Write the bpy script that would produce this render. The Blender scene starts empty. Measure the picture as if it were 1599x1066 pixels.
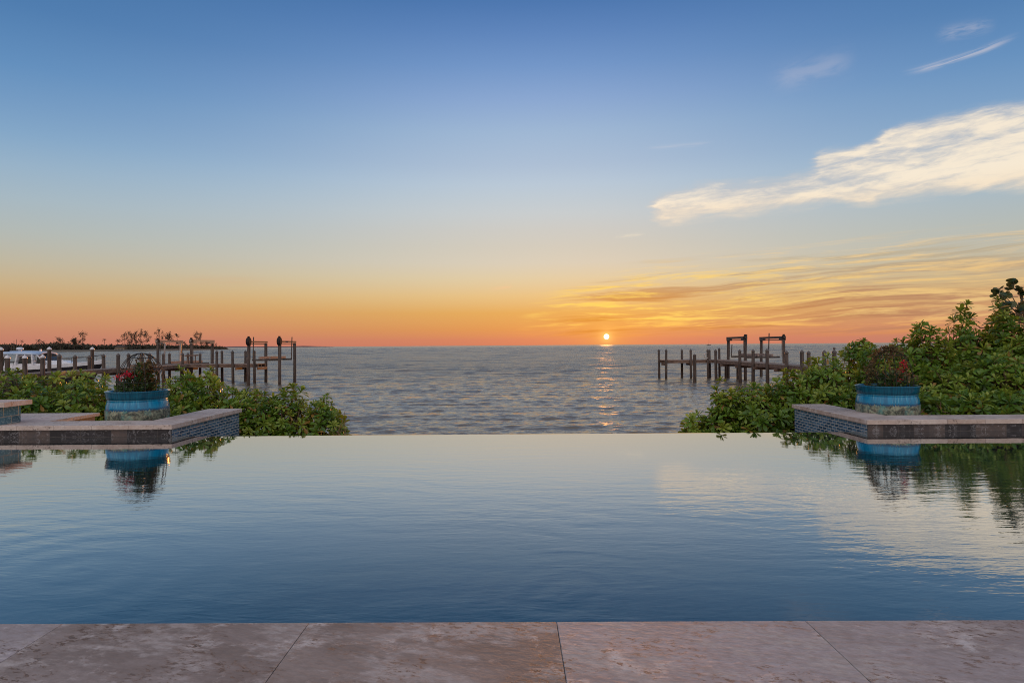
import bpy, math, random
import numpy as np
from mathutils import Vector, Matrix

random.seed(7)
rng = np.random.default_rng(11)
sc = bpy.context.scene
COL = sc.collection
PI = math.pi

# ------------------------------------------------------------------ camera
F = 1000.0                      # focal length in photo pixels (1599 wide)
PITCH, ROLL = 0.0060, -0.0069
CAMZ = 1.35
SEA = -1.95
cam_data = bpy.data.cameras.new('camera')
cam = bpy.data.objects.new('camera', cam_data)
COL.objects.link(cam)
RM = Matrix.Rotation(PI/2 + PITCH, 3, 'X') @ Matrix.Rotation(ROLL, 3, 'Z')
cam.matrix_world = Matrix.Translation((0, 0, CAMZ)) @ RM.to_4x4()
cam_data.sensor_width = 36.0
cam_data.lens = 36.0*F/1599.0
cam_data.clip_start, cam_data.clip_end = 0.05, 60000
sc.camera = cam


def ray(u, v):
    return RM @ Vector(((u-799.5)/F, -(v-533)/F, -1.0))


def at(u, v, Y):
    """world point seen at photo pixel (u, v) that stands at distance Y"""
    d = ray(u, v)
    return Vector((0, 0, CAMZ)) + d*(Y/d.y)


def azel(u, v):
    d = ray(u, v).normalized()
    return math.degrees(math.atan2(d.x, d.y)), math.degrees(math.asin(d.z))


# ------------------------------------------------------------------ helpers
def s2l(c):
    return tuple((x/255/12.92 if x/255 <= 0.04045 else ((x/255+0.055)/1.055)**2.4) for x in c)


class MB:
    """collects shapes, builds ONE mesh object"""
    def __init__(self):
        self.v, self.f, self.att = [], [], []

    def add(self, vs, fs):
        b = len(self.v)
        self.v += [tuple(p) for p in vs]
        self.f += [tuple(i+b for i in q) for q in fs]

    def box(self, x0, x1, y0, y1, z0, z1, M=None):
        p = [(x, y, z) for z in (z0, z1) for y in (y0, y1) for x in (x0, x1)]
        if M is not None:
            p = [M @ Vector(q) for q in p]
        self.add(p, [(0, 2, 3, 1), (4, 5, 7, 6), (0, 1, 5, 4), (2, 6, 7, 3), (0, 4, 6, 2), (1, 3, 7, 5)])
        return self

    def beam(self, a, b, w, h):
        a, b = Vector(a), Vector(b)
        d = (b-a)
        L = d.length
        d.normalize()
        s = d.cross(Vector((0, 0, 1)))
        s = Vector((1, 0, 0)) if s.length < 1e-4 else s.normalized()
        u = s.cross(d)
        M = Matrix((s, d, u)).transposed().to_4x4()
        M.translation = a
        return self.box(-w/2, w/2, 0, L, -h/2, h/2, M)

    def tube(self, pts, r, n=8, caps=True):
        pts = [Vector(p) for p in pts]
        rs = r if isinstance(r, (list, tuple)) else [r]*len(pts)
        vs, fs = [], []
        for i, p in enumerate(pts):
            t = (pts[min(i+1, len(pts)-1)]-pts[max(i-1, 0)])
            t = t.normalized() if t.length > 0 else Vector((0, 0, 1))
            a = t.cross(Vector((0.31, 0.95, 0.05)))
            if a.length < 1e-3:
                a = t.cross(Vector((1, 0, 0)))
            a.normalize()
            b = t.cross(a)
            for k in range(n):
                w = 2*PI*k/n
                vs.append(p + (a*math.cos(w)+b*math.sin(w))*rs[i])
        for i in range(len(pts)-1):
            for k in range(n):
                k2 = (k+1) % n
                fs.append((i*n+k, i*n+k2, (i+1)*n+k2, (i+1)*n+k))
        if caps:
            fs.append(tuple(range(n))[::-1])
            fs.append(tuple((len(pts)-1)*n+k for k in range(n)))
        self.add(vs, fs)
        return self

    def lathe(self, prof, n=32, c=(0, 0, 0)):
        vs, fs = [], []
        for r, z in prof:
            for k in range(n):
                w = 2*PI*k/n
                vs.append((c[0]+r*math.cos(w), c[1]+r*math.sin(w), c[2]+z))
        for i in range(len(prof)-1):
            for k in range(n):
                k2 = (k+1) % n
                fs.append((i*n+k, i*n+k2, (i+1)*n+k2, (i+1)*n+k))
        self.add(vs, fs)
        return self

    def prism(self, poly, z0, z1):
        n = len(poly)
        vs = [(x, y, z0) for x, y in poly]+[(x, y, z1) for x, y in poly]
        fs = [tuple(range(n))[::-1], tuple(range(n, 2*n))]
        fs += [(i, (i+1) % n, n+(i+1) % n, n+i) for i in range(n)]
        self.add(vs, fs)
        return self

    def build(self, name, mat, parent=None, smooth=False, bevel=0.0, loc=None):
        me = bpy.data.meshes.new(name)
        vs = self.v
        if loc is not None:
            vs = [(x-loc[0], y-loc[1], z-loc[2]) for x, y, z in vs]
        me.from_pydata(vs, [], self.f)
        me.update()
        o = bpy.data.objects.new(name, me)
        COL.objects.link(o)
        if mat is not None:
            me.materials.append(mat)
        if smooth:
            me.shade_smooth()
        if bevel:
            m = o.modifiers.new('bevel', 'BEVEL')
            m.width, m.segments, m.limit_method = bevel, 2, 'ANGLE'
            m.harden_normals = False
        if parent is not None:
            o.parent = parent
        if loc is not None:
            o.location = loc
        return o


def tag(o, label=None, cat=None, group=None, kind=None):
    if label:
        o['label'] = label
    if cat:
        o['category'] = cat
    if group:
        o['group'] = group
    if kind:
        o['kind'] = kind
    return o


def thing(name, label, cat, loc=(0, 0, 0), group=None):
    o = bpy.data.objects.new(name, None)
    o.empty_display_size = 0.2
    COL.objects.link(o)
    o.location = loc
    return tag(o, label, cat, group)


def np_mesh(name, V, Q, mat, parent=None, tint=None, smooth=True):
    """quads (n,4) and verts (m,3) as numpy"""
    me = bpy.data.meshes.new(name)
    me.vertices.add(len(V))
    me.vertices.foreach_set('co', np.ascontiguousarray(V, dtype=np.float32).ravel())
    k = Q.shape[1]
    me.loops.add(Q.size)
    me.loops.foreach_set('vertex_index', np.ascontiguousarray(Q, dtype=np.int32).ravel())
    me.polygons.add(len(Q))
    me.polygons.foreach_set('loop_start', np.arange(0, Q.size, k, dtype=np.int32))
    me.polygons.foreach_set('use_smooth', np.full(len(Q), smooth, dtype=bool))
    me.update(calc_edges=True)
    me.validate()
    if tint is not None:
        a = me.attributes.new('tint', 'FLOAT', 'POINT')
        a.data.foreach_set('value', np.ascontiguousarray(tint, dtype=np.float32))
    me.materials.append(mat)
    o = bpy.data.objects.new(name, me)
    COL.objects.link(o)
    if parent is not None:
        o.parent = parent
    return o


# ------------------------------------------------------------------ node maths
class X:
    """a scalar socket with operators"""
    def __init__(self, nt, s):
        self.nt, self.s = nt, s

    def _m(self, op, *args, clamp=False):
        n = self.nt.nodes.new('ShaderNodeMath')
        n.operation, n.use_clamp = op, clamp
        for i, a in enumerate(args):
            if isinstance(a, X):
                self.nt.links.new(a.s, n.inputs[i])
            else:
                n.inputs[i].default_value = a
        return X(self.nt, n.outputs[0])

    def __add__(self, o): return self._m('ADD', self, o)
    __radd__ = __add__
    def __sub__(self, o): return self._m('SUBTRACT', self, o)
    def __rsub__(self, o): return self._m('SUBTRACT', o, self)
    def __mul__(self, o): return self._m('MULTIPLY', self, o)
    __rmul__ = __mul__
    def __truediv__(self, o): return self._m('DIVIDE', self, o)
    def pow(self, p): return self._m('POWER', self, p)
    def abs(self): return self._m('ABSOLUTE', self)
    def mn(self, o): return self._m('MINIMUM', self, o)
    def mx(self, o): return self._m('MAXIMUM', self, o)
    def exp(self): return self._m('EXPONENT', self)
    def sat(self): return self._m('ADD', self, 0.0, clamp=True)

    def ss(self, a, b):
        n = self.nt.nodes.new('ShaderNodeMapRange')
        n.interpolation_type = 'SMOOTHSTEP'
        self.nt.links.new(self.s, n.inputs['Value'])
        n.inputs['From Min'].default_value, n.inputs['From Max'].default_value = a, b
        return X(self.nt, n.outputs['Result'])

    def curve(self, pts):
        """piecewise linear through (x, y) points"""
        xs, ys = [p[0] for p in pts], [p[1] for p in pts]
        x0, x1, y0, y1 = min(xs), max(xs), min(ys), max(ys)
        n = self.nt.nodes.new('ShaderNodeFloatCurve')
        c = n.mapping.curves[0]
        q = [((a-x0)/(x1-x0), (b-y0)/max(y1-y0, 1e-6)) for a, b in pts]
        c.points[0].location, c.points[1].location = q[0], q[-1]
        for a in q[1:-1]:
            c.points.new(*a)
        for p in c.points:
            p.handle_type = 'VECTOR'
        n.mapping.update()
        t = ((self-x0)/(x1-x0)).sat()
        self.nt.links.new(t.s, n.inputs['Value'])
        return X(self.nt, n.outputs[0])*(y1-y0)+y0


def node(nt, t, **kw):
    n = nt.nodes.new(t)
    for k, v in kw.items():
        setattr(n, k, v)
    return n


def setin(nt, n, name, v):
    if isinstance(v, X):
        nt.links.new(v.s, n.inputs[name])
    elif isinstance(v, bpy.types.NodeSocket):
        nt.links.new(v, n.inputs[name])
    elif isinstance(v, (tuple, list)) and n.inputs[name].type == 'RGBA':
        n.inputs[name].default_value = (*v[:3], 1)
    else:
        n.inputs[name].default_value = v


def vec(nt, x, y, z=0.0):
    n = node(nt, 'ShaderNodeCombineXYZ')
    for k, v in zip('XYZ', (x, y, z)):
        setin(nt, n, k, v)
    return n.outputs[0]


def noise(nt, v, scale=1.0, detail=4.0, rough=0.5, dist=0.0):
    n = node(nt, 'ShaderNodeTexNoise')
    setin(nt, n, 'Vector', v)
    setin(nt, n, 'Scale', scale)
    setin(nt, n, 'Detail', detail)
    setin(nt, n, 'Roughness', rough)
    setin(nt, n, 'Distortion', dist)
    return X(nt, n.outputs[0])


def mix(nt, f, a, b, blend='MIX'):
    n = node(nt, 'ShaderNodeMix', data_type='RGBA', blend_type=blend)
    setin(nt, n, 0, f)
    for k, v in ((6, a), (7, b)):
        if isinstance(v, (tuple, list)):
            n.inputs[k].default_value = (*v[:3], 1)
        else:
            nt.links.new(v, n.inputs[k])
    return n.outputs[2]


def ramp(nt, f, stops, interp='LINEAR'):
    n = node(nt, 'ShaderNodeValToRGB')
    n.color_ramp.interpolation = interp
    e = n.color_ramp.elements
    while len(e) > 1:
        e.remove(e[-1])
    e[0].position, e[0].color = stops[0][0], (*stops[0][1], 1)
    for p, c in stops[1:]:
        k = e.new(p)
        k.color = (*c, 1)
    nt.links.new(f.s, n.inputs[0])
    return n.outputs[0]


def material(name):
    m = bpy.data.materials.new(name)
    m.use_nodes = True
    nt = m.node_tree
    b = nt.nodes['Principled BSDF']
    return m, nt, b


def objco(nt):
    t = node(nt, 'ShaderNodeTexCoord')
    s = node(nt, 'ShaderNodeSeparateXYZ')
    nt.links.new(t.outputs['Object'], s.inputs[0])
    return t.outputs['Object'], X(nt, s.outputs[0]), X(nt, s.outputs[1]), X(nt, s.outputs[2])


def bump(nt, b, h, strength=0.5, dist=0.01, normal=None):
    n = node(nt, 'ShaderNodeBump')
    setin(nt, n, 'Height', h)
    n.inputs['Strength'].default_value = strength
    n.inputs['Distance'].default_value = dist
    if normal is not None:
        nt.links.new(normal, n.inputs['Normal'])
    if b is not None:
        nt.links.new(n.outputs[0], b.inputs['Normal'])
    return n.outputs[0]


def mottled(name, c1, c2, scale=6.0, rough=0.7, bumpd=0.004, c3=None, stretch=(1, 1, 1), metallic=0.0):
    m, nt, b = material(name)
    o, x, y, z = objco(nt)
    v = vec(nt, x*stretch[0], y*stretch[1], z*stretch[2])
    n1 = noise(nt, v, scale, 6, 0.6)
    col = mix(nt, n1.ss(0.35, 0.65), c1, c2)
    if c3:
        n2 = noise(nt, v, scale*3.1, 5, 0.65)
        col = mix(nt, n2.ss(0.55, 0.7), col, c3)
    nt.links.new(col, b.inputs['Base Color'])
    b.inputs['Roughness'].default_value = rough
    b.inputs['Metallic'].default_value = metallic
    if bumpd:
        bump(nt, b, noise(nt, v, scale*5, 5, 0.6), 0.6, bumpd)
    return m


# ------------------------------------------------------------------ sky (world)
SUN_AZ, SUN_EL = azel(947, 525.5)


def build_world():
    w = bpy.data.worlds.new('World')
    sc.world = w
    w.use_nodes = True
    nt = w.node_tree
    nt.nodes.clear()
    out = node(nt, 'ShaderNodeOutputWorld')
    bg = node(nt, 'ShaderNodeBackground')
    tc = node(nt, 'ShaderNodeTexCoord')
    sp = node(nt, 'ShaderNodeSeparateXYZ')
    nt.links.new(tc.outputs['Generated'], sp.inputs[0])
    x, y, z = (X(nt, s) for s in sp.outputs)
    el = x._m('ARCSINE', z)*57.29578
    az = x._m('ARCTAN2', x, y)*57.29578
    elp = el.mx(0.0)
    t = (elp/90.0).pow(0.5)

    def stops(lst):
        return [(math.sqrt(e/90.0), s2l(c)) for e, c in lst]
    away = ramp(nt, t, stops([(0, (194, 125, 110)), (0.6, (197, 130, 110)), (1.4, (201, 139, 111)), (2.6, (205, 154, 113)), (3.7, (204, 167, 120)),
                              (4.9, (199, 177, 141)), (6.1, (191, 182, 160)), (8.3, (177, 185, 182)), (10.6, (164, 184, 196)), (12.8, (148, 177, 201)),
                              (15, (127, 165, 200)), (17.2, (110, 152, 195)), (19.5, (92, 140, 189)), (23.3, (73, 122, 174)),
                              (28, (64, 112, 164)), (36, (52, 96, 146)), (55, (46, 84, 128)), (90, (48, 78, 118))]))
    near = ramp(nt, t, stops([(0, (204, 123, 98)), (0.5, (208, 130, 98)), (1.4, (215, 148, 88)), (2.9, (221, 168, 94)), (4.4, (226, 192, 134)),
                              (5.9, (221, 203, 166)), (7.3, (214, 205, 186)), (8.7, (208, 203, 190)), (10.2, (203, 203, 198)), (11.6, (198, 205, 208)),
                              (13, (190, 203, 213)), (14.1, (184, 201, 217)), (15.7, (172, 192, 215)), (18.4, (158, 184, 214)), (21, (138, 168, 211)),
                              (23.6, (114, 151, 202)), (26, (94, 134, 190)), (28.3, (75, 119, 177)), (36, (54, 98, 150)), (55, (46, 84, 128)), (90, (48, 78, 118))]))
    back = ramp(nt, t, stops([(0, (130, 110, 108)), (5, (160, 138, 130)), (14, (235, 208, 194)), (22, (255, 244, 236)),
                              (38, (255, 252, 248)), (60, (190, 200, 222)), (90, (80, 112, 165))]))
    back = mix(nt, 1.0, back, (1.45, 1.45, 1.45), 'MULTIPLY')  # unseen sky behind the camera, brightened beyond nature to fill the foreground with light
    daz = (az-SUN_AZ).abs()
    gsun = ((az-2.0)*(az-2.0)*(-1.0/(2*18.0**2))).exp()
    col = mix(nt, gsun, away, near)
    col = mix(nt, daz.ss(70, 125), col, back)
    # glow close to the sun
    dx = az-SUN_AZ
    de = el-SUN_EL
    r2 = dx*dx*0.45+de*de
    ang = r2.pow(0.5)
    col = mix(nt, (ang*(-1/1.9)).exp()*0.5, col, s2l((240, 176, 56)))

    # ---- low gilded streaks
    nd = noise(nt, vec(nt, az*0.05, el*0.25, 3.3), 1.0, 3, 0.5)-0.5
    sl = el-az*0.03+nd*1.7
    n1 = noise(nt, vec(nt, az*0.10, sl*1.7, 0.0), 1.0, 9, 0.66, 0.3)
    n2 = noise(nt, vec(nt, az*0.045+7.0, sl*1.5, 5.0), 1.0, 8, 0.62, 0.2)
    topc = az.curve([(0.0, 2.2), (1.5, 4.0), (5, 5.4), (12, 7.6), (20, 8.0), (30, 8.4), (40, 8.2), (60, 8.0)])
    env = (topc-el+(n1-0.5)*3.0).ss(0.0, 1.9)*(el+(n2-0.5)*1.2).ss(0.35, 1.6)*az.ss(-1.5, 6.0)*(1.0-az.ss(46, 75))
    n4 = noise(nt, vec(nt, az*0.32, sl*3.6, 2.0), 1.0, 6, 0.6, 0.3)
    body = (n1*0.68+n4*0.32).ss(0.47, 0.61)
    gold = mix(nt, (dx*dx*(-1/(2*12.0**2))).exp(), s2l((234, 194, 134)), s2l((252, 214, 100)))
    gold = mix(nt, el.ss(4.5, 8.2), gold, s2l((233, 205, 160)))
    gold = mix(nt, 1.0-el.ss(0.4, 2.4), gold, s2l((236, 150, 72)))
    mauve = mix(nt, (dx*dx*(-1/(2*12.0**2))).exp(), s2l((176, 128, 104)), s2l((196, 124, 44)))
    mauve = mix(nt, el.ss(3.0, 7.0), mauve, s2l((184, 168, 140)))
    col = mix(nt, env*az.ss(1.0, 9.0)*n2.ss(0.48, 0.62)*0.85, col, mauve)
    col = mix(nt, env*body*0.92, col, gold)

    # ---- the big pale cloud band
    wa = noise(nt, vec(nt, az*0.14, el*0.5, 9.1), 1.0, 5, 0.6)-0.5
    wb = noise(nt, vec(nt, az*0.20, el*0.6, 3.7), 1.0, 5, 0.6)-0.5
    ca, ce = az+wb*4.5, el+wa*1.5

    def lobe(p0, p1, h0, h1, wgt, sharp=1.0):
        (a0, e0), (a1, e1) = azel(*p0), azel(*p1)
        L = math.hypot(a1-a0, e1-e0)
        ux, uy = (a1-a0)/L, (e1-e0)/L
        tt = ((ca-a0)*ux+(ce-e0)*uy)/L
        q = (ce-e0)*ux-(ca-a0)*uy
        h = tt.sat()*(h1-h0)+h0
        q = q/h
        over = tt.mx(1.0)-1.0-(tt.mn(0.0))
        ex = over*(L/0.9)
        return (q*q*-1.0-ex*ex).exp()*wgt
    tot = lobe((1035, 324), (1345, 284), 1.35, 1.35, 1.2)
    tot = tot+lobe((1335, 285), (1640, 262), 1.45, 1.3, 1.05)
    tot = tot+lobe((1290, 253), (1400, 250), 0.95, 1.0, 0.95)
    tot = tot+lobe((1400, 213), (1680, 190), 1.0, 1.5, 1.0)
    tot = tot+lobe((1380, 246), (1660, 226), 1.0, 1.2, 0.42)
    tot = tot+lobe((1320, 236), (1420, 212), 0.3, 0.4, 0.5)
    tot = tot+lobe((1480, 180), (1640, 160), 0.5, 0.7, 0.32)
    tot = tot+lobe((1640, 240), (2300, 160), 2.2, 2.0, 0.8)
    st = el-az*0.05+wa*0.9
    c1 = noise(nt, vec(nt, az*0.16+2.0, st*0.9, 1.7), 1.0, 8, 0.62, 0.4)
    c2 = noise(nt, vec(nt, az*0.45, st*2.0, 4.4), 1.0, 7, 0.6, 0.5)
    tex = c1*0.65+c2*0.35-0.5
    cd = tot.mn(1.0)*0.9+tex*1.6*(tot*3.0).sat()
    dens = cd.ss(0.14, 1.05)
    lit = (cd+tex*1.2).ss(0.45, 1.15)
    white = mix(nt, lit, s2l((200, 198, 198)), s2l((252, 237, 214)))
    white = mix(nt, el.ss(12.6, 10.8)*0.6, white, s2l((250, 226, 194)))
    col = mix(nt, dens*0.96, col, white)

    # ---- single wisps, each a short bowed streak
    def wisp(col, p0, p1, half, a, seed, c=(240, 226, 222), bow=0.0):
        (a0, e0), (a1, e1) = azel(*p0), azel(*p1)
        L = math.hypot(a1-a0, e1-e0)
        ux, uy = (a1-a0)/L, (e1-e0)/L
        s = (az-a0)*ux+(el-e0)*uy
        q = (el-e0)*ux-(az-a0)*uy
        tt = s/L
        nn = noise(nt, vec(nt, s*(2.2/L), q*(0.9/half), seed), 1.0, 5, 0.6, 0.5)
        q = q+tt*(1.0-tt)*bow+(nn-0.5)*half*0.9
        k = (q*q*(-1.0/(half*half))).exp()*tt.ss(0.0, 0.35)*(1.0-tt.ss(0.7, 1.0))
        return mix(nt, k*nn.ss(0.3, 0.62)*a, col, s2l(c))
    col = wisp(col, (1400, 116), (1600, 50), 0.20, 0.42, 1.3, bow=1.0)
    col = wisp(col, (1190, 128), (1345, 88), 0.85, 0.15, 2.7)
    col = wisp(col, (1455, 56), (1560, 36), 0.40, 0.22, 4.1)
    col = wisp(col, (760, 452), (805, 446), 0.13, 0.8, 5.9, (236, 196, 150))
    col = wisp(col, (955, 371), (1010, 364), 0.12, 0.5, 6.2, (236, 224, 200))
    col = wisp(col, (260, 436), (440, 438), 0.30, 0.22, 7.7, (216, 170, 126))
    col = wisp(col, (1000, 232), (1120, 222), 0.16, 0.15, 8.4)
    # sun's disc and the tight aureole round it
    dd = (dx*dx+de*de).pow(0.5)
    col = mix(nt, (dd*(-1/0.34)).exp()*0.8, col, (1.5, 0.95, 0.28))
    disc = 1.0-dd.ss(0.18, 0.25)
    col = mix(nt, disc, col, (7.0, 6.2, 4.6))
    sky = node(nt, 'ShaderNodeTexSky', sky_type='NISHITA')
    sky.sun_disc = False
    sky.sun_elevation = math.radians(SUN_EL)
    sky.sun_rotation = math.radians(SUN_AZ)
    bg2 = node(nt, 'ShaderNodeBackground')
    nt.links.new(sky.outputs[0], bg2.inputs[0])
    bg2.inputs[1].default_value = 0.01
    nt.links.new(col, bg.inputs[0])
    bg.inputs[1].default_value = 0.96
    ad = node(nt, 'ShaderNodeAddShader')
    nt.links.new(bg.outputs[0], ad.inputs[0])
    nt.links.new(bg2.outputs[0], ad.inputs[1])
    nt.links.new(ad.outputs[0], out.inputs[0])


build_world()
sl = bpy.data.lights.new('sun', 'SUN')
sl.energy = 3.0
sl.angle = math.radians(0.53)
sl.color = (1.0, 0.37, 0.08)
so = bpy.data.objects.new('sun', sl)
COL.objects.link(so)
sd = Vector((math.sin(math.radians(SUN_AZ)), math.cos(math.radians(SUN_AZ)), math.tan(math.radians(SUN_EL+0.25))))
so.rotation_euler = sd.to_track_quat('Z', 'Y').to_euler()
so.location = (5, 30, 12)

# ------------------------------------------------------------------ materials


def m_travertine(name, tones, top=True, axis='x'):
    m, nt, b = material(name)
    o, x, y, z = objco(nt)
    v = vec(nt, x, y, z)
    a = node(nt, 'ShaderNodeAttribute', attribute_name='tint')
    tint = X(nt, a.outputs['Fac'])
    vv = vec(nt, x*0.7+tint*9.0, y*1.4+x*0.25, z)
    n1 = noise(nt, vv, 1.4, 8, 0.66, 0.2)
    n2 = noise(nt, vv, 4.6, 8, 0.7, 0.1)
    n3 = noise(nt, vv, 26.0, 4, 0.6)
    n4 = noise(nt, vec(nt, x*1.0+tint*5.0, y*2.0, z), 30.0, 4, 0.65)
    col = mix(nt, tint, tones[0], tones[1])
    col = mix(nt, n1.ss(0.42, 0.60)*(1.0-tint*0.75)*0.85, col, tones[2])
    col = mix(nt, n2.ss(0.48, 0.62)*0.85, col, tones[3])
    scab = noise(nt, vec(nt, x+tint*3.0, y*1.3, z), 3.4, 8, 0.7, 0.2).ss(0.55, 0.66)
    col = mix(nt, scab*0.55, col, tones[4])
    col = mix(nt, n3.ss(0.35, 0.7)*0.30, col, tones[0])
    n5 = noise(nt, vec(nt, x*1.0+tint*5.0, y*1.8+x*0.5, z), 20.0, 6, 0.72)
    pits = (n4.ss(0.60, 0.66)*0.7+n5.ss(0.57, 0.62)).sat()*(scab*1.0+noise(nt, v, 3.2, 3, 0.5).ss(0.47, 0.60)*0.7).sat()
    col = mix(nt, n5.ss(0.35, 0.65)*0.35, col, tones[2])
    col = mix(nt, pits*0.85, col, tuple(c*0.22 for c in tones[0]))
    nt.links.new(col, b.inputs['Base Color'])
    setin(nt, b, 'Roughness', 0.62+n2*0.25)
    bump(nt, b, n3*0.6+n2*0.5+n5*0.5-pits*1.8+scab*0.3, 0.8, 0.005)
    return m


TONES = [s2l(c) for c in ((141, 124, 114), (168, 157, 158), (105, 90, 81), (175, 163, 158), (214, 205, 202))]
M_deck = m_travertine('travertine_slab', TONES)
TONE2 = [s2l(c) for c in ((178, 160, 150), (190, 176, 170), (160, 138, 126), (198, 186, 178), (206, 196, 190))]
M_coping = m_travertine('travertine_coping', TONE2)


def m_mosaic(name, ax, w, h, cols, mortar, rough=0.18):
    m, nt, b = material(name)
    o, x, y, z = objco(nt)
    u = {'x': x, 'y': y}[ax]
    br = node(nt, 'ShaderNodeTexBrick')
    nt.links.new(vec(nt, u, z, 0.0), br.inputs['Vector'])
    br.inputs['Scale'].default_value = 1.0
    br.inputs['Brick Width'].default_value = w
    br.inputs['Row Height'].default_value = h
    br.inputs['Mortar Size'].default_value = 0.006
    br.inputs['Mortar Smooth'].default_value = 0.15
    br.inputs['Color1'].default_value = (0, 0, 0, 1)
    br.inputs['Color2'].default_value = (1, 1, 1, 1)
    br.inputs['Mortar'].default_value = (0.5, 0.5, 0.5, 1)
    rnd = X(nt, br.outputs['Color'])
    col = mix(nt, rnd, cols[0], cols[1])
    n = noise(nt, vec(nt, u, z, 0.0), 24.0, 4, 0.6)
    col = mix(nt, n.ss(0.45, 0.7)*0.5, col, cols[2])
    fac = X(nt, br.outputs['Fac'])
    col = mix(nt, fac, col, mortar)
    nt.links.new(col, b.inputs['Base Color'])
    setin(nt, b, 'Roughness', rough+fac*0.5)
    bump(nt, b, (1.0-fac)+rnd*0.6, 0.35, 0.006)
    return m


M_mosaic = m_mosaic('glass_mosaic_tile', 'y', 0.14, 0.05, (s2l((36, 66, 96)), s2l((88, 118, 146)), s2l((62, 88, 112))), s2l((160, 160, 160)))
M_spa = m_mosaic('spa_mosaic_tile', 'y', 0.30, 0.30, (s2l((38, 82, 104)), s2l((70, 120, 140)), s2l((150, 180, 190))), s2l((84, 112, 122)))


def m_figured():
    m, nt, b = material('figured_stone_tile')
    o, x, y, z = objco(nt)
    v = vec(nt, x, z, 0.0)
    br = node(nt, 'ShaderNodeTexBrick')
    br.offset = 0.0
    nt.links.new(v, br.inputs['Vector'])
    for k, q in (('Scale', 1.0), ('Brick Width', 0.235), ('Row Height', 0.6), ('Mortar Size', 0.003)):
        br.inputs[k].default_value = q
    br.inputs['Color1'].default_value = (0, 0, 0, 1)
    br.inputs['Color2'].default_value = (1, 1, 1, 1)
    rnd = X(nt, br.outputs['Color'])
    n = noise(nt, vec(nt, x+rnd*7.0, z, rnd*3.0), 5.0, 5, 0.6, 2.2)
    wv = ((n*26.0)._m('SINE', n*26.0)).ss(0.70, 0.98)
    base = mix(nt, rnd.ss(0.35, 0.75), s2l((22, 26, 34)), s2l((80, 70, 68)))
    base = mix(nt, noise(nt, v, 9.0, 5, 0.6).ss(0.45, 0.7)*0.6, base, s2l((58, 58, 66)))
    msk = noise(nt, v, 4.3, 3, 0.6).ss(0.42, 0.6)
    col = mix(nt, wv*msk*0.45, base, s2l((160, 160, 166)))
    col = mix(nt, X(nt, br.outputs['Fac']), col, s2l((70, 66, 66)))
    nt.links.new(col, b.inputs['Base Color'])
    b.inputs['Roughness'].default_value = 0.3
    bump(nt, b, n, 0.3, 0.004)
    return m


M_figured = m_figured()


def m_pool():
    m, nt, b = material('pool_water')
    o, x, y, z = objco(nt)
    nb = noise(nt, vec(nt, x*0.5, y*0.6, 0), 1.0, 3, 0.5)
    col = mix(nt, nb.ss(0.3, 0.7), s2l((16, 54, 66)), s2l((24, 66, 80)))
    # the faint grain of the little tiles on the floor below
    g = noise(nt, vec(nt, x*1.0, y*1.0, 0), 30.0, 2, 0.5)
    col = mix(nt, g.ss(0.3, 0.7)*0.3, col, s2l((34, 80, 92)))
    # ripples: a slow long swell, finer ripples, arcs spreading from the floor jets
    w = noise(nt, vec(nt, x*0.35, y*0.5, 1.0), 1.0, 3, 0.5)-0.5
    r1 = noise(nt, vec(nt, x*0.9+w*1.5, y*3.4+x*0.35+w*2.0, 0.0), 1.5, 3, 0.5, 0.4)
    r2 = noise(nt, vec(nt, x*1.6, y*4.6-x*0.55, 2.0), 3.2, 3, 0.5, 0.3)
    r3 = noise(nt, vec(nt, x*2.4+w*2.0, y*6.0+x*0.6, 4.0), 5.0, 2, 0.5, 0.3)
    h = r1*0.022+r2*0.009+r3*0.0026

    def rings(h, cx, cy, lam, amp, reach):
        dx, dy = x-cx+w*0.9+(r1-0.5)*0.12, y-cy+w*0.9+(r1-0.5)*0.12
        r = (dx*dx+dy*dy).pow(0.5)
        ph = r*(2*PI/lam)
        s = ph._m('SINE', ph)
        return h+s*(r*(-1.0/reach)).exp()*amp
    h = rings(h, 0.35, 3.55, 0.21, 0.0042, 0.40)
    h = rings(h, 0.60, 4.9, 0.30, 0.0024, 0.6)
    h = rings(h, -2.6, 3.9, 0.36, 0.0060, 1.3)
    calm = y.ss(9.6, 4.4)*0.86+0.14
    patch = noise(nt, vec(nt, x*0.3, y*0.4, 6.0), 1.0, 2, 0.5).ss(0.3, 0.65)*0.7+0.3
    nrm = bump(nt, None, h*calm*patch*0.19, 1.0, 1.0)
    nt.nodes.remove(b)
    body = node(nt, 'ShaderNodeBsdfDiffuse')
    nt.links.new(col, body.inputs['Color'])
    gl = node(nt, 'ShaderNodeBsdfGlossy')
    gl.inputs['Roughness'].default_value = 0.015
    nt.links.new(nrm, gl.inputs['Normal'])
    fr = node(nt, 'ShaderNodeFresnel')
    fr.inputs['IOR'].default_value = 1.333
    nt.links.new(nrm, fr.inputs['Normal'])
    f = X(nt, fr.outputs[0])
    fac = (1.0-(1.0-f).pow(2.6))*0.4+f.ss(0.0, 0.38)*0.6
    ms = node(nt, 'ShaderNodeMixShader')
    nt.links.new(fac.s, ms.inputs[0])
    nt.links.new(body.outputs[0], ms.inputs[1])
    nt.links.new(gl.outputs[0], ms.inputs[2])
    nt.links.new(ms.outputs[0], nt.nodes['Material Output'].inputs[0])
    return m


M_pool = m_pool()


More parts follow.
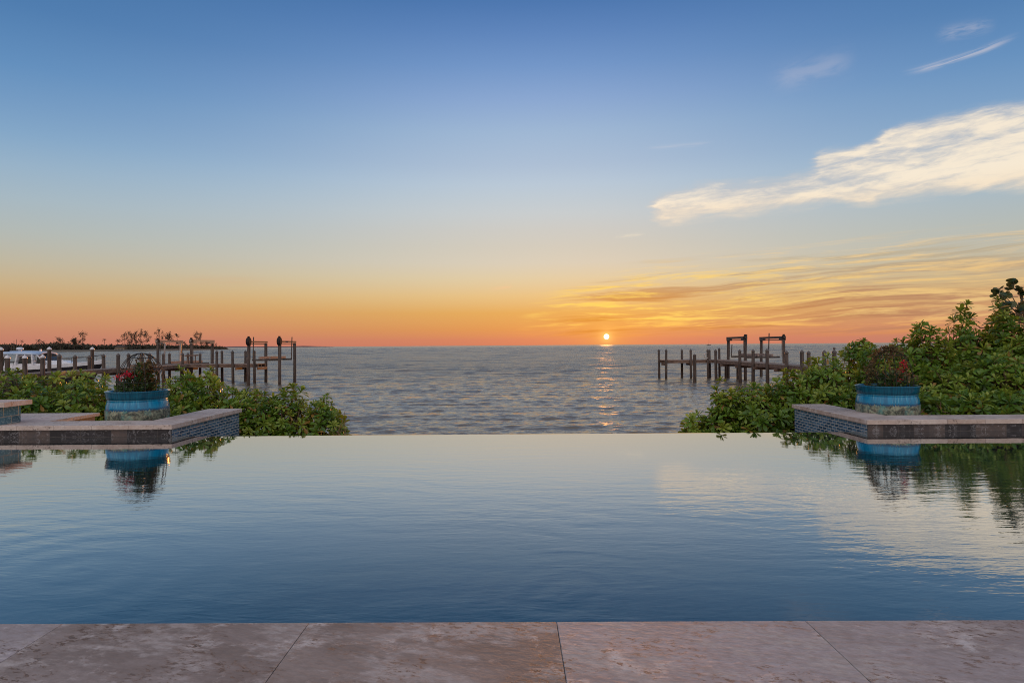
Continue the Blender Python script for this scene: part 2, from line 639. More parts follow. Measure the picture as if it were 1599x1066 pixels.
def m_sea():
    m, nt, b = material('sea_water')
    o, x, y, z = objco(nt)
    b.inputs['Base Color'].default_value = (*s2l((112, 102, 88)), 1)
    b.inputs['Specular Tint'].default_value = (1.0, 0.95, 0.88, 1)
    b.inputs['IOR'].default_value = 1.333
    b.inputs['Roughness'].default_value = 0.09
    n1 = noise(nt, vec(nt, x*0.55, y*1.0, 0.0), 2.2, 4, 0.55, 0.4)
    n2 = noise(nt, vec(nt, x*0.16, y*0.30, 3.0), 1.0, 4, 0.55, 0.3)
    far = y.ss(30.0, 110.0)
    n3 = noise(nt, vec(nt, x*0.4, y*1.0, 8.0), 7.0, 3, 0.5, 0.3)
    bump(nt, b, (n1*0.10+n2*0.30+n3*0.085)*(far*0.9+y.ss(100.0, 900.0)*1.2+0.50), 1.0, 1.0)
    setin(nt, b, 'Roughness', far*0.17+0.07)
    return m


M_sea = m_sea()
M_pile = mottled('weathered_pile', s2l((54, 43, 38)), s2l((84, 70, 62)), 3.0, 0.9, 0.006, s2l((40, 33, 30)), (3, 3, 0.5))
M_plank = mottled('grey_deck_plank', s2l((104, 92, 86)), s2l((138, 126, 120)), 2.0, 0.85, 0.005, s2l((84, 72, 66)), (0.4, 6, 3))
M_stringer = mottled('brown_stringer', s2l((86, 64, 54)), s2l((120, 98, 86)), 2.0, 0.85, 0.005, s2l((66, 50, 44)), (1, 1, 3))
M_beam = mottled('lift_beam_metal', s2l((118, 106, 98)), s2l((146, 132, 122)), 3.0, 0.85, 0.0)
M_steel = mottled('dull_steel', s2l((56, 50, 48)), s2l((80, 72, 68)), 4.0, 0.85, 0.0)
M_motor = mottled('motor_housing', s2l((38, 33, 34)), s2l((56, 50, 50)), 6.0, 0.95, 0.0)
M_motor.node_tree.nodes['Principled BSDF'].inputs['Specular IOR Level'].default_value = 0.1
M_bunk = mottled('carpeted_bunk', s2l((120, 104, 98)), s2l((150, 130, 122)), 6.0, 0.9, 0.0)
M_pvc = mottled('white_plastic_pipe', s2l((150, 140, 138)), s2l((176, 166, 162)), 3.0, 0.5, 0.0)
M_cap = mottled('white_pile_cap', s2l((188, 184, 188)), s2l((214, 212, 214)), 5.0, 0.5, 0.0)
M_dcap = mottled('dark_pile_cap', s2l((70, 62, 60)), s2l((92, 84, 80)), 5.0, 0.7, 0.0)
M_soil = mottled('garden_soil', s2l((50, 42, 32)), s2l((84, 70, 52)), 5.0, 0.95, 0.02, s2l((60, 62, 36)))
M_sand = mottled('shore_ground', s2l((70, 60, 46)), s2l((120, 104, 82)), 0.6, 0.95, 0.03, s2l((66, 68, 42)))
M_stem = mottled('woody_stem', s2l((84, 66, 50)), s2l((120, 98, 78)), 9.0, 0.9, 0.003)
M_twig = mottled('dry_vine', s2l((120, 80, 56)), s2l((160, 112, 80)), 12.0, 0.9, 0.0)
M_wire = mottled('rusty_black_wire', s2l((16, 14, 14)), s2l((34, 28, 26)), 20.0, 0.7, 0.0)
M_render = mottled('grey_render', s2l((140, 126, 118)), s2l((160, 148, 140)), 3.0, 0.85, 0.004)
M_land = mottled('far_land_ground', s2l((84, 76, 64)), s2l((116, 104, 86)), 0.02, 0.95, 0.0, s2l((92, 92, 68)))
M_farland = mottled('distant_coast', s2l((96, 84, 92)), s2l((108, 92, 98)), 0.004, 0.95, 0.0)
M_boatwhite = mottled('white_gelcoat', s2l((198, 200, 208)), s2l((216, 216, 220)), 2.0, 0.25, 0.0)
M_roofblue = mottled('pale_blue_canvas', s2l((150, 172, 200)), s2l((182, 196, 214)), 1.5, 0.5, 0.0)
M_hulldark = mottled('dark_hull_paint', s2l((30, 30, 38)), s2l((44, 42, 48)), 1.5, 0.25, 0.0)
M_glass = mottled('tinted_glass', s2l((40, 46, 44)), s2l((54, 62, 58)), 1.0, 0.2, 0.0)


def m_leaf(name, c0, c1, c2, cold, trans=0.24, rough=0.30):
    m, nt, b = material(name)
    a = node(nt, 'ShaderNodeAttribute', attribute_name='tint')
    t = X(nt, a.outputs['Fac'])
    col = ramp(nt, t, [(0.0, c0), (0.45, c1), (0.86, c2), (0.93, cold), (1.0, cold)])
    nt.links.new(col, b.inputs['Base Color'])
    b.inputs['Roughness'].default_value = rough
    b.inputs['Specular IOR Level'].default_value = 0.32
    tr = node(nt, 'ShaderNodeBsdfTranslucent')
    nt.links.new(mix(nt, 0.5, col, tuple(c*1.6 for c in c2)), tr.inputs['Color'])
    ms = node(nt, 'ShaderNodeMixShader')
    ms.inputs[0].default_value = trans
    nt.links.new(b.outputs[0], ms.inputs[1])
    nt.links.new(tr.outputs[0], ms.inputs[2])
    nt.links.new(ms.outputs[0], nt.nodes['Material Output'].inputs[0])
    return m


M_leaf = m_leaf('fleshy_leaf', (0.032, 0.080, 0.010), (0.105, 0.190, 0.020), (0.225, 0.275, 0.036), (0.27, 0.15, 0.04))
M_leafdark = m_leaf('dark_pot_leaf', (0.018, 0.04, 0.016), (0.045, 0.085, 0.026), (0.09, 0.13, 0.035), (0.16, 0.07, 0.035), 0.25)
M_grape = m_leaf('round_leaf', (0.03, 0.05, 0.02), (0.05, 0.075, 0.026), (0.085, 0.10, 0.03), (0.15, 0.085, 0.03), 0.25)
M_far = m_leaf('far_tree_leaf', (0.035, 0.038, 0.026), (0.06, 0.056, 0.038), (0.085, 0.072, 0.048), (0.10, 0.065, 0.045), 0.15, 0.8)
M_dry = m_leaf('dried_leaf', (0.06, 0.075, 0.02), (0.12, 0.085, 0.04), (0.17, 0.10, 0.05), (0.25, 0.13, 0.07), 0.3, 0.8)
M_petal = m_leaf('red_petal', (0.38, 0.012, 0.03), (0.50, 0.02, 0.04), (0.62, 0.04, 0.07), (0.55, 0.03, 0.06), 0.35, 0.5)


def m_glaze():
    m, nt, b = material('blue_drip_glaze')
    o, x, y, z = objco(nt)
    th = x._m('ARCTAN2', y, x)
    st = noise(nt, vec(nt, th*9.0, z*1.6, 0.0), 1.0, 4, 0.55)
    st2 = noise(nt, vec(nt, th*22.0, z*3.0, 4.0), 1.0, 3, 0.5)
    v3 = vec(nt, x, y, z)
    mo = noise(nt, v3, 11.0, 6, 0.7, 0.6)
    mo2 = noise(nt, v3, 26.0, 5, 0.65)
    low = mix(nt, mo.ss(0.36, 0.62), s2l((44, 56, 54)), s2l((142, 148, 128)))
    low = mix(nt, mo2.ss(0.5, 0.66)*0.8, low, s2l((92, 78, 72)))
    low = mix(nt, noise(nt, v3, 5.0, 4, 0.6).ss(0.55, 0.7)*0.7, low, s2l((78, 138, 136)))
    blue = mix(nt, st.ss(0.3, 0.7), s2l((0, 96, 134)), s2l((6, 126, 166)))
    blue = mix(nt, st2.ss(0.55, 0.70)*0.45, blue, s2l((104, 182, 196)))
    line = 0.300+(st-0.5)*0.06+(st2-0.5)*0.10
    drip = (z-line).ss(-0.006, 0.006)
    edge = (1.0-((z-line-0.010).abs()).ss(0.004, 0.026))
    blue = mix(nt, noise(nt, vec(nt, th*3.0, z*2.0, 8.0), 1.0, 4, 0.6).ss(0.45, 0.7)*0.45, blue, s2l((0, 74, 108)))
    col = mix(nt, drip, low, blue)
    col = mix(nt, edge*0.75, col, s2l((12, 50, 84)))
    rimc = mix(nt, st2.ss(0.35, 0.65), s2l((6, 66, 90)), s2l((12, 88, 112)))
    b.inputs['Specular IOR Level'].default_value = 0.3
    col = mix(nt, z.ss(0.458, 0.466), col, rimc)
    nt.links.new(col, b.inputs['Base Color'])
    setin(nt, b, 'Roughness', 0.55-drip*0.38)
    b.inputs['Coat Weight'].default_value = 0.12
    b.inputs['Coat Roughness'].default_value = 0.1
    bump(nt, b, mo*(1.0-drip)+st*0.15, 0.6, 0.006)
    return m


M_glaze = m_glaze()

# ------------------------------------------------------------------ the setting: deck, pool, sea, ground
EDGE_Y = 9.78


def lip(x):              # near pool edge, a hair off square to the view
    return 3.0-0.0072*x


# near deck: a row of slabs along the pool and further rows behind
mb = MB()
xs = [-3.275+1.158*k for k in range(-9, 16)]
tints = []
rng2 = random.Random(5)
for r, (ya, yb) in enumerate(((0.0, -1.22), (-1.22, -2.44), (-2.44, -3.66), (-3.66, -4.88), (-4.88, -8.0))):
    off = 0.0 if r % 2 == 0 else 0.58
    for k in range(len(xs)-1):
        a, b_ = xs[k]+off+0.0012, xs[k+1]+off-0.0012
        y0a, y0b = lip(a)+ya, lip(b_)+ya
        y1a, y1b = lip(a)+yb+0.005, lip(b_)+yb+0.005
        n0 = len(mb.v)
        mb.prism([(a, y1a), (b_, y1b), (b_, y0b), (a, y0a)], 0.005, 0.06)
        t_ = rng2.random()
        tints += [t_]*(len(mb.v)-n0)
o = mb.build('pool_deck', M_deck, bevel=0.003)
a = o.data.attributes.new('tint', 'FLOAT', 'POINT')
# known tones of the five slabs seen in the front row
seen = {9: 0.95, 10: 0.30, 11: 0.15, 12: 0.90, 13: 0.75}
for k, tv in seen.items():
    for q in range(8):
        tints[k*8+q] = tv
a.data.foreach_set('value', tints)
tag(o, kind='structure')
mb = MB()
mb.box(-14, 14.2, -6, 2.86, -0.6, 0.052)
tag(mb.build('deck_base', M_render), kind='structure')

# pool water: one sheet, its far side rolling over the hidden weir
nx = 57
prof = [(None, -0.02), (EDGE_Y-0.12, 0.0), (EDGE_Y-0.06, 0.0), (EDGE_Y-0.03, 0.0), (EDGE_Y-0.01, -0.002), (EDGE_Y+0.005, -0.012), (EDGE_Y+0.012, -0.05), (EDGE_Y+0.014, -0.5)]
mb = MB()
vs, fs = [], []
XW = np.linspace(-14, 14, nx)
rows = [lambda x: lip(x)-0.14, lambda x: 5.0, lambda x: 7.5]+[(lambda x, q=q: q[0]) for q in prof[1:]]
zz = [0, 0, 0]+[q[1] for q in prof[1:]]
for f, zv in zip(rows, zz):
    for x in XW:
        vs.append((x, f(x), zv))
for i in range(len(rows)-1):
    for k in range(nx-1):
        fs.append((i*nx+k, i*nx+k+1, (i+1)*nx+k+1, (i+1)*nx+k))
mb.add(vs, fs)
tag(mb.build('pool_water', M_pool, smooth=True), kind='structure')
# weir wall under the spill edge
w = thing('weir_wall', 'low tiled wall under the spill edge at the far side of the pool', 'wall', (0, EDGE_Y, -0.5))
mb = MB()
mb.box(-5.16, 5.38, EDGE_Y-0.30-EDGE_Y, -0.012, -0.7, 0.485)
mb.build('tile_face', M_figured, w)


def ground_z(x, Y):
    s0 = np.interp(Y, [12.4, 15], [5.3, 3.2])
    side = min(max((abs(x)-s0)/(5.7-s0), 0), 1)
    zs = np.interp(Y, [10, 12.3, 14, 18, 22, 26, 60, 200], [-0.4, -0.55, -0.75, -1.35, -1.80, -2.3, -4, -5])
    zc = np.interp(Y, [10, 12, 14, 18, 22, 26, 60, 200], [-0.95, -1.0, -1.05, -1.4, -1.80, -2.3, -4, -5])
    return side*zs+(1-side)*zc


gx = np.concatenate([np.linspace(-60, -16, 12), np.linspace(-15, 15, 61), np.linspace(16, 60, 12)])
gy = np.concatenate([np.linspace(9.8, 30, 60), np.linspace(32, 200, 12)])
V = np.array([(x, Y, ground_z(x, Y)+0.05*math.sin(x*2.1+Y*1.3)+0.04*math.sin(x*0.9-Y*2.7) if Y > 10.5 else ground_z(x, Y)) for Y in gy for x in gx])
n = len(gx)
Q = np.array([(j*n+i, j*n+i+1, (j+1)*n+i+1, (j+1)*n+i) for j in range(len(gy)-1) for i in range(n-1)])
tag(np_mesh('shore_ground', V, Q, M_sand), kind='structure')


# sea: displaced water sheet, rows widening with distance
def build_sea():
    ny, nxx = 1000, 620
    Y = 17.0*np.exp(np.linspace(0, math.log(3000/17.0), ny))
    sx = np.linspace(-1.25, 1.25, nxx)
    dY = np.gradient(Y)
    PX = Y[:, None]*sx[None, :]
    PY = np.repeat(Y[:, None], nxx, 1)
    Z = np.zeros_like(PX)
    r = np.random.default_rng(4)
    waves = []
    for k in range(8):
        waves.append((r.uniform(2.4, 4.6), r.normal(0, 0.13), 0.017))
    for k in range(26):
        waves.append((r.uniform(0.9, 2.4), r.normal(0, 0.30), 0.0120))
    for k in range(30):
        waves.append((r.uniform(0.45, 0.95), r.normal(0, 0.42), 0.0088))
    for k in range(6):
        waves.append((r.uniform(7, 14), r.normal(0, 0.25), 0.03))
    for k in range(18):
        waves.append((r.uniform(5, 22), r.normal(0, 0.5), -0.010))
    wx = 0.35*np.sin(PX*0.07+PY*0.031)+0.5*np.sin(PX*0.021-PY*0.05+1.0)
    for lam, th, amp in waves:
        kx, ky = math.sin(th)*2*PI/lam, math.cos(th)*2*PI/lam
        ph = kx*PX+ky*PY+r.uniform(0, 6.28)+wx*1.5
        keep = np.clip((lam/(2.6*np.maximum(dY, Y*2.5/nxx*0.7))-0.6)/0.8, 0, 1)[:, None]
        loc = 0.55+0.45*np.sin(PX*r.uniform(0.05, 0.25)+PY*r.uniform(0.03, 0.16)+r.uniform(0, 6))
        s = np.sin(ph)
        if amp < 0:      # open-water chop, building up away from the shore
            amp = -amp*lam*0.55*np.clip((PY-70)/260, 0, 1)
        Z += amp*keep*loc*(s+0.22*np.cos(2*ph))
    shore = np.clip((PY-19)/6, 0.25, 1)
    Z = Z*shore*(0.70+0.55*np.clip((PY-25)/60, 0, 1))+SEA
    V = np.stack([PX, PY, Z], -1).reshape(-1, 3)
    # far rim to the horizon
    far = np.array([(yy*s, yy, SEA) for yy in (6000.0, 14000.0, 40000.0) for s in sx])
    V = np.concatenate([V, far])
    R = ny+3
    idx = np.arange(R*nxx).reshape(R, nxx)
    Q = np.stack([idx[:-1, :-1], idx[:-1, 1:], idx[1:, 1:], idx[1:, :-1]], -1).reshape(-1, 4)
    return np_mesh('sea', V, Q, M_sea)


tag(build_sea(), kind='structure')

# ------------------------------------------------------------------ planter walls round the pool
ZT = 0.18


def put_tint(o, v):
    a = o.data.attributes.new('tint', 'FLOAT', 'POINT')
    a.data.foreach_set('value', [v]*len(o.data.vertices))


def slabs(mb, tl, x0, x1, y0, y1, z0, z1, cuts, axis, r):
    c = [(x0 if axis == 'x' else y0)]+cuts+[(x1 if axis == 'x' else y1)]
    for a_, b_ in zip(c[:-1], c[1:]):
        n0 = len(mb.v)
        if axis == 'x':
            mb.box(a_+0.0015, b_-0.0015, y0, y1, z0, z1)
        else:
            mb.box(x0, x1, a_+0.0015, b_-0.0015, z0, z1)
        tl += [r.random()]*(len(mb.v)-n0)


def planter_wall(label, sgn, xin, xfar, yend, seed):
    r = random.Random(seed)
    t = thing('planter_wall', label, 'planter wall', (xin, EDGE_Y, 0))
    O = (xin, EDGE_Y, 0)
    # coping: front run along the pool, wing running back
    mb, tl = MB(), []
    xo = xin+sgn*0.60
    xa, xb = sorted((xin-sgn*0.03, xfar))
    cuts = []
    q = xin+sgn*0.62
    while abs(q-xin) < abs(xfar-xin)-0.3:
        cuts.append(q)
        q += sgn*0.57
    cuts = sorted(cuts)
    slabs(mb, tl, xa, xb, EDGE_Y-0.06, EDGE_Y+0.56, ZT-0.07, ZT, cuts, 'x', r)
    wa, wb = sorted((xin-sgn*0.03, xo))
    slabs(mb, tl, wa, wb, EDGE_Y+0.563, yend, ZT-0.07, ZT, [EDGE_Y+1.18, EDGE_Y+1.8], 'y', r)
    o = mb.build('coping', M_coping, t, bevel=0.005, loc=None)
    o.location = (-O[0], -O[1], 0)
    a = o.data.attributes.new('tint', 'FLOAT', 'POINT')
    a.data.foreach_set('value', tl)
    mb = MB()
    ca, cb = sorted((xin+sgn*0.03, xfar))
    mb.box(ca, cb, EDGE_Y, EDGE_Y+0.5, -0.9, ZT-0.071)
    wa, wb = sorted((xin+sgn*0.03, xo-sgn*0.04))
    mb.box(wa, wb, EDGE_Y+0.502, yend-0.05, -1.2, ZT-0.071)
    o = mb.build('wall_core', M_render, t)
    o.location = (-O[0], -O[1], 0)
    mb = MB()
    ca, cb = sorted((xin+sgn*0.002, xfar))
    mb.box(ca, cb, EDGE_Y-0.022, EDGE_Y-0.001, -0.5, ZT-0.0705)
    o = mb.build('figured_tile_band', M_figured, t)
    o.location = (-O[0], -O[1], 0)
    mb = MB()
    wa, wb = sorted((xin+sgn*0.004, xin+sgn*0.028))
    mb.box(wa, wb, EDGE_Y+0.0, yend-0.05, -1.0, ZT-0.0705)
    o = mb.build('mosaic_side', M_mosaic, t)
    o.location = (-O[0], -O[1], 0)
    return t


planter_wall('travertine capped planter wall with blue mosaic side, beside the flowerpot backed by the left pier', -1, -5.20, -13.9, 12.25, 3)
planter_wall('travertine capped planter wall with blue mosaic side, in front of the tall green hedge of shrubs', 1, 5.41, 13.9, 12.35, 8)

# lower wing on the far left and the raised spa corner
t = thing('garden_wall', 'low stone capped wing wall behind the long planter wall, next to the raised tiled corner', 'garden wall', (-8.5, 11, 0))
mb, tl = MB(), []
r = random.Random(2)
slabs(mb, tl, -8.6, -7.50, 10.345, 11.65, ZT-0.06, ZT-0.003, [10.95], 'y', r)
slabs(mb, tl, -12.5, -8.603, 11.05, 11.65, ZT-0.06, ZT-0.003, [-11.2, -10.0], 'x', r)
o = mb.build('coping', M_coping, t, bevel=0.005)
o.location = (8.5, -11, 0)
a = o.data.attributes.new('tint', 'FLOAT', 'POINT')
a.data.foreach_set('value', tl)
mb = MB()
mb.box(-8.55, -7.56, 10.36, 11.6, -0.6, ZT-0.061)
mb.box(-12.4, -8.552, 11.1, 11.6, -0.6, ZT-0.061)
o = mb.build('wall_core', M_render, t)
o.location = (8.5, -11, 0)
t = thing('spa_wall', 'raised blue glass tiled block with a stone cap standing on the low coping', 'spa wall', (-9, 10, ZT))
mb = MB()
mb.box(-11.6, -7.86, 9.82, 10.24, ZT+0.002, 0.455)
o = mb.build('tiled_block', M_spa, t)
o.location = (9, -10, -ZT)
mb = MB()
mb.box(-11.7, -7.73, 9.74, 10.32, 0.457, 0.535)
o = mb.build('cap_stone', M_coping, t, bevel=0.006)
o.location = (9, -10, -ZT)
put_tint(o, 0.4)
# soil of the beds
mb = MB()
mb.box(-7.55, -5.76, 10.29, 12.2, -0.5, 0.02)
mb.box(5.97, 13.8, 10.29, 12.3, -0.5, 0.02)
tag(mb.build('bed_soil', M_soil), kind='structure')


# ------------------------------------------------------------------ leaves
def frame(a):
    a = a/np.linalg.norm(a, axis=-1, keepdims=True)
    ref = np.where(np.abs(a[..., 2:3]) > 0.92, np.array([1.0, 0, 0]), np.array([0, 0, 1.0]))
    s = np.cross(ref, a)
    s /= np.linalg.norm(s, axis=-1, keepdims=True)
    return a, s, np.cross(a, s)


SEC_T = np.array([0.0, 0.35, 0.70, 0.90, 1.0])
SEC_W = np.array([0.16, 0.42, 0.92, 0.86, 0.30])


def leaves(pos, d, up, L, W, droop, fold, secT=SEC_T, secW=SEC_W):
    """pos, d, up: (n,3); L, W, droop: (n,). obovate leaves: 5 cross-sections of 3 verts"""
    n, k = len(pos), len(secT)
    side = np.cross(d, up)
    side /= np.linalg.norm(side, axis=1, keepdims=True)+1e-9
    nrm = np.cross(side, d)
    T = secT[None, :, None]
    c = pos[:, None, :]+d[:, None, :]*(T*L[:, None, None])-nrm[:, None, :]*(T**2*(droop*L)[:, None, None])
    wv = side[:, None, :]*(secW[None, :, None]*(W*0.5)[:, None, None])
    up_ = nrm[:, None, :]*(secW[None, :, None]*(W*fold)[:, None, None])
    V = np.stack([c-wv+up_, c, c+wv+up_], 2)          # n,k,3,3
    V = V.reshape(-1, 3)
    base = (np.arange(n)*k*3)[:, None, None, None]
    i = np.arange(k-1)[None, :, None, None]*3
    j = np.arange(2)[None, None, :, None]
    q = np.array([0, 1, 4, 3])[None, None, None, :]
    Q = (base+i+j+q).reshape(-1, 4)
    return V, Q


def rosettes(P, A, size, r, nl=(13, 20)):
    """leaf whorls at P along axes A -> verts, quads, tint"""
    pos, d, up, L, W, dr, ti = [], [], [], [], [], [], []
    A, S, B = frame(A)
    for i in range(len(P)):
        m = int(r.integers(*nl))
        k = np.arange(m)
        ph = k*2.39996+r.uniform(0, 6.28)
        f = k/(m-1)
        inc = np.radians(14+f*86+r.normal(0, 9, m))
        dirs = A[i]*np.cos(inc)[:, None]+(S[i]*np.cos(ph)[:, None]+B[i]*np.sin(ph)[:, None])*np.sin(inc)[:, None]
        l = size[i]*(0.55+0.5*f)*r.uniform(0.8, 1.2, m)
        pos.append(P[i]-A[i]*(0.05*f)[:, None]*size[i]*4*0.25)
        d.append(dirs)
        up.append(np.repeat(A[i][None], m, 0)+r.normal(0, 0.15, (m, 3)))
        L.append(l)
        W.append(l*r.uniform(0.30, 0.42, m))
        dr.append(r.uniform(0.02, 0.28, m))
        base_t = np.clip(r.normal(0.42, 0.24), 0, 0.85)
        tt = np.clip(base_t+(1-f)*0.22+r.normal(0, 0.09, m), 0, 0.86)
        old = (f > 0.65) & (r.random(m) < 0.08)
        tt[old] = r.uniform(0.92, 1.0, old.sum())
        ti.append(tt)
    pos, d, up = map(np.concatenate, (pos, d, up))
    L, W, dr, ti = map(np.concatenate, (L, W, dr, ti))
    V, Q = leaves(pos, d, up, L, W, dr, 0.16)
    return V, Q, np.repeat(ti, len(SEC_T)*3)


def shrub(px, ytop, Y, rx, label, seed, ry=None, leaf=0.165, dens=1.15, group='fleshy leaved shrubs', low=-0.15, name='leafy_shrub', ball=0.0):
    r = np.random.default_rng(seed)
    top = at(px, ytop, Y)
    g = float(ground_z(top.x, Y))
    if Y < 12.3 and (top.x > 5.97 or -7.55 < top.x < -5.76):
        g = 0.02
    ry = ry or rx
    rz = max(top.z-0.07-g, 0.3)
    base = np.array([top.x, Y, g])
    t = thing(name, label, 'shrub', tuple(base), group)
    # lumpy dome: rosettes on and inside its skin, kept apart from one another
    area = 2*PI*((rx*ry)**1.6/3+2*(((rx+ry)/2*rz)**1.6)/3)**(1/1.6)
    want = int(area*36*dens)
    ph = r.uniform(0, 6.28, 5)
    pts, axs = [], []
    tries = 0
    while len(pts) < want and tries < want*14:
        tries += 1
        v = r.normal(0, 1, 3)
        v /= np.linalg.norm(v)
        if v[2] < low:
            continue
        lump = 1+0.11*math.sin(3.1*v[0]*2+ph[0])*math.sin(2.7*v[1]*2+ph[1])+0.08*math.sin(6*v[2]+ph[2]+4*v[0])
        s = (1-0.42*r.random()**2.2)*lump
        if r.random() < 0.05:
            s *= r.uniform(1.03, 1.12)
        p = np.array([v[0]*rx*s, v[1]*ry*s, max(v[2], -0.02)*rz*s*0.97+0.10])
        if ball and r.random() < 0.62:
            p = np.array([0.05, 0, rz-ball*0.9])+v*ball*np.array([1.25, 1.0, 0.85])*s
        if pts and np.min(np.sum((np.array(pts)-p)**2, 1)) < (0.125+0.06*r.random())**2:
            continue
        n = np.array([v[0]/rx, v[1]/ry, v[2]/rz])
        n /= np.linalg.norm(n)
        a = n*0.85+np.array([0, 0, 0.55])+r.normal(0, 0.22, 3)
        pts.append(p)
        axs.append(a/np.linalg.norm(a))
    P, A = np.array(pts), np.array(axs)
    size = leaf*r.uniform(0.68, 1.25, len(P))
    V, Q, ti = rosettes(P, A, size, r)
    np_mesh('foliage', V, Q, M_leaf, t, ti)
    # stems: a few limbs fork from the root, twigs lead to the whorls
    mb = MB()
    nl = 5
    limbs = []
    for k in range(nl):
        w = 2*PI*k/nl+r.uniform(0, 1)
        e = np.array([math.cos(w)*rx*0.5, math.sin(w)*ry*0.5, rz*r.uniform(0.4, 0.6)])
        m_ = e*0.5+np.array([r.normal(0, .06), r.normal(0, .06), -0.05])
        mb.tube([(0, 0, -0.1), m_, e], [0.03, 0.022, 0.016], 6)
        limbs += [m_, e]
    limbs = np.array(limbs)
    for i in range(0, len(P), 2):
        k = int(np.argmin(np.sum((limbs-P[i])**2, 1)))
        a_, b_ = limbs[k], P[i]
        md = (a_+b_)/2+r.normal(0, 0.04, 3)-np.array([0, 0, 0.05])
        mb.tube([a_, md, b_-A[i]*0.02], [0.011, 0.009, 0.006], 4, caps=False)
    mb.build('stems', M_stem, t, smooth=True)
    return t


LS = [
    (14, 588, 13.0, 0.72, 'fleshy leaved shrub in front of the stern of the white motorboat'),
    (72, 584, 13.6, 0.72, 'fleshy leaved shrub below the cabin windows of the white motorboat'),
    (132, 577, 13.3, 0.60, 'fleshy leaved shrub below the bow of the white motorboat'),
    (55, 606, 12.45, 0.62, 'low fleshy leaved shrub behind the low wing wall, right of the raised tiled block'),
    (118, 603, 12.5, 0.60, 'low fleshy leaved shrub behind the end of the low wing wall'),
    (168, 600, 13.0, 0.50, 'fleshy leaved shrub touching the left flank of the flowerpot backed by the pier'),
    (278, 584, 12.9, 0.42, 'tall shrub right behind the flowerpot that stands by the left pier'),
    (318, 582, 13.3, 0.46, 'tall leggy shrub in front of the wooden T end of the left pier'),
    (350, 605, 13.1, 0.55, 'fleshy leaved shrub behind the end of the left mosaic sided wall'),
    (402, 606, 13.3, 0.60, 'shrub just past the end of the left mosaic sided wall, below the open boat lift'),
    (455, 609, 13.5, 0.58, 'fleshy leaved shrub with bare lower stems, second from the open water on the left bank'),
    (506, 624, 13.5, 0.44, 'outermost fleshy leaved shrub on the left bank, next to open water and dry stalks'),
    (292, 630, 12.3, 0.38, 'small low shrub squeezed between the left mosaic sided wall and the flowerpot'),
]
for i, s in enumerate(LS):
    shrub(*s, seed=100+i, dens=0.85 if i < 9 else 1.1, low=0.16 if 9 <= i <= 11 else -0.15, ball=0.22 if i in (6, 7) else 0)
RS = [
    (1092, 650, 13.4, 0.36, 'lowest shrub at the tip of the right bank, next to open water'),
    (1135, 614, 13.4, 0.48, 'fleshy leaved shrub with reddish sprigs near the tip of the right bank'),
    (1185, 602, 13.2, 0.56, 'fleshy leaved shrub in front of the near piles of the right boat lift'),
    (1238, 584, 13.5, 0.60, 'fleshy leaved shrub hiding the near end of the right pier walkway'),
    (1292, 563, 13.7, 0.62, 'fleshy leaved shrub below the row of bare pier posts right of the boat lift'),
    (1340, 531, 14.2, 0.42, 'tall narrow shrub whose rounded tuft stands up against the sea horizon'),
    (1308, 606, 12.75, 0.52, 'low shrub behind the corner of the right planter wall, touching the flowerpot'),
    (1390, 541, 13.3, 0.66, 'broad shrub rising straight behind the right flowerpot and its vine dome'),
    (1446, 521, 13.3, 0.66, 'shrub with a spiky top just right of the right flowerpot, reaching the horizon'),
    (1418, 534, 13.9, 0.5, 'shrub at the horizon between the vine dome and the spiky topped shrub'),
    (1506, 507, 13.6, 0.66, 'high shrub reaching above the horizon below the bare twigs'),
    (1562, 494, 13.4, 0.70, 'high shrub growing under the round leaved tree'),
    (1470, 580, 12.2, 0.62, 'dense shrub in mid bank, next right of the right flowerpot'),
    (1548, 566, 12.2, 0.74, 'dense broad shrub in mid bank, below the high shrubs'),
    (1612, 528, 12.5, 0.78, 'dense shrub cut by the frame edge, below the round leaved tree'),
    (1655, 490, 13.0, 0.85, 'tall shrub at the very edge of the view on the right bank'),
    (1205, 640, 13.2, 0.46, 'low shrub beside the outer end of the right mosaic sided wall'),
    (1446, 616, 11.2, 0.36, 'small low shrub directly behind the right coping, beside the flowerpot'),
    (1514, 620, 11.2, 0.40, 'small low shrub directly behind the right coping, second from the flowerpot'),
    (1586, 616, 11.2, 0.42, 'small low shrub directly behind the right coping, at the frame edge'),
]
for i, s in enumerate(RS):
    shrub(*s, seed=200+i, leaf=0.18, dens=1.35, ball=0.30 if i == 5 else 0)


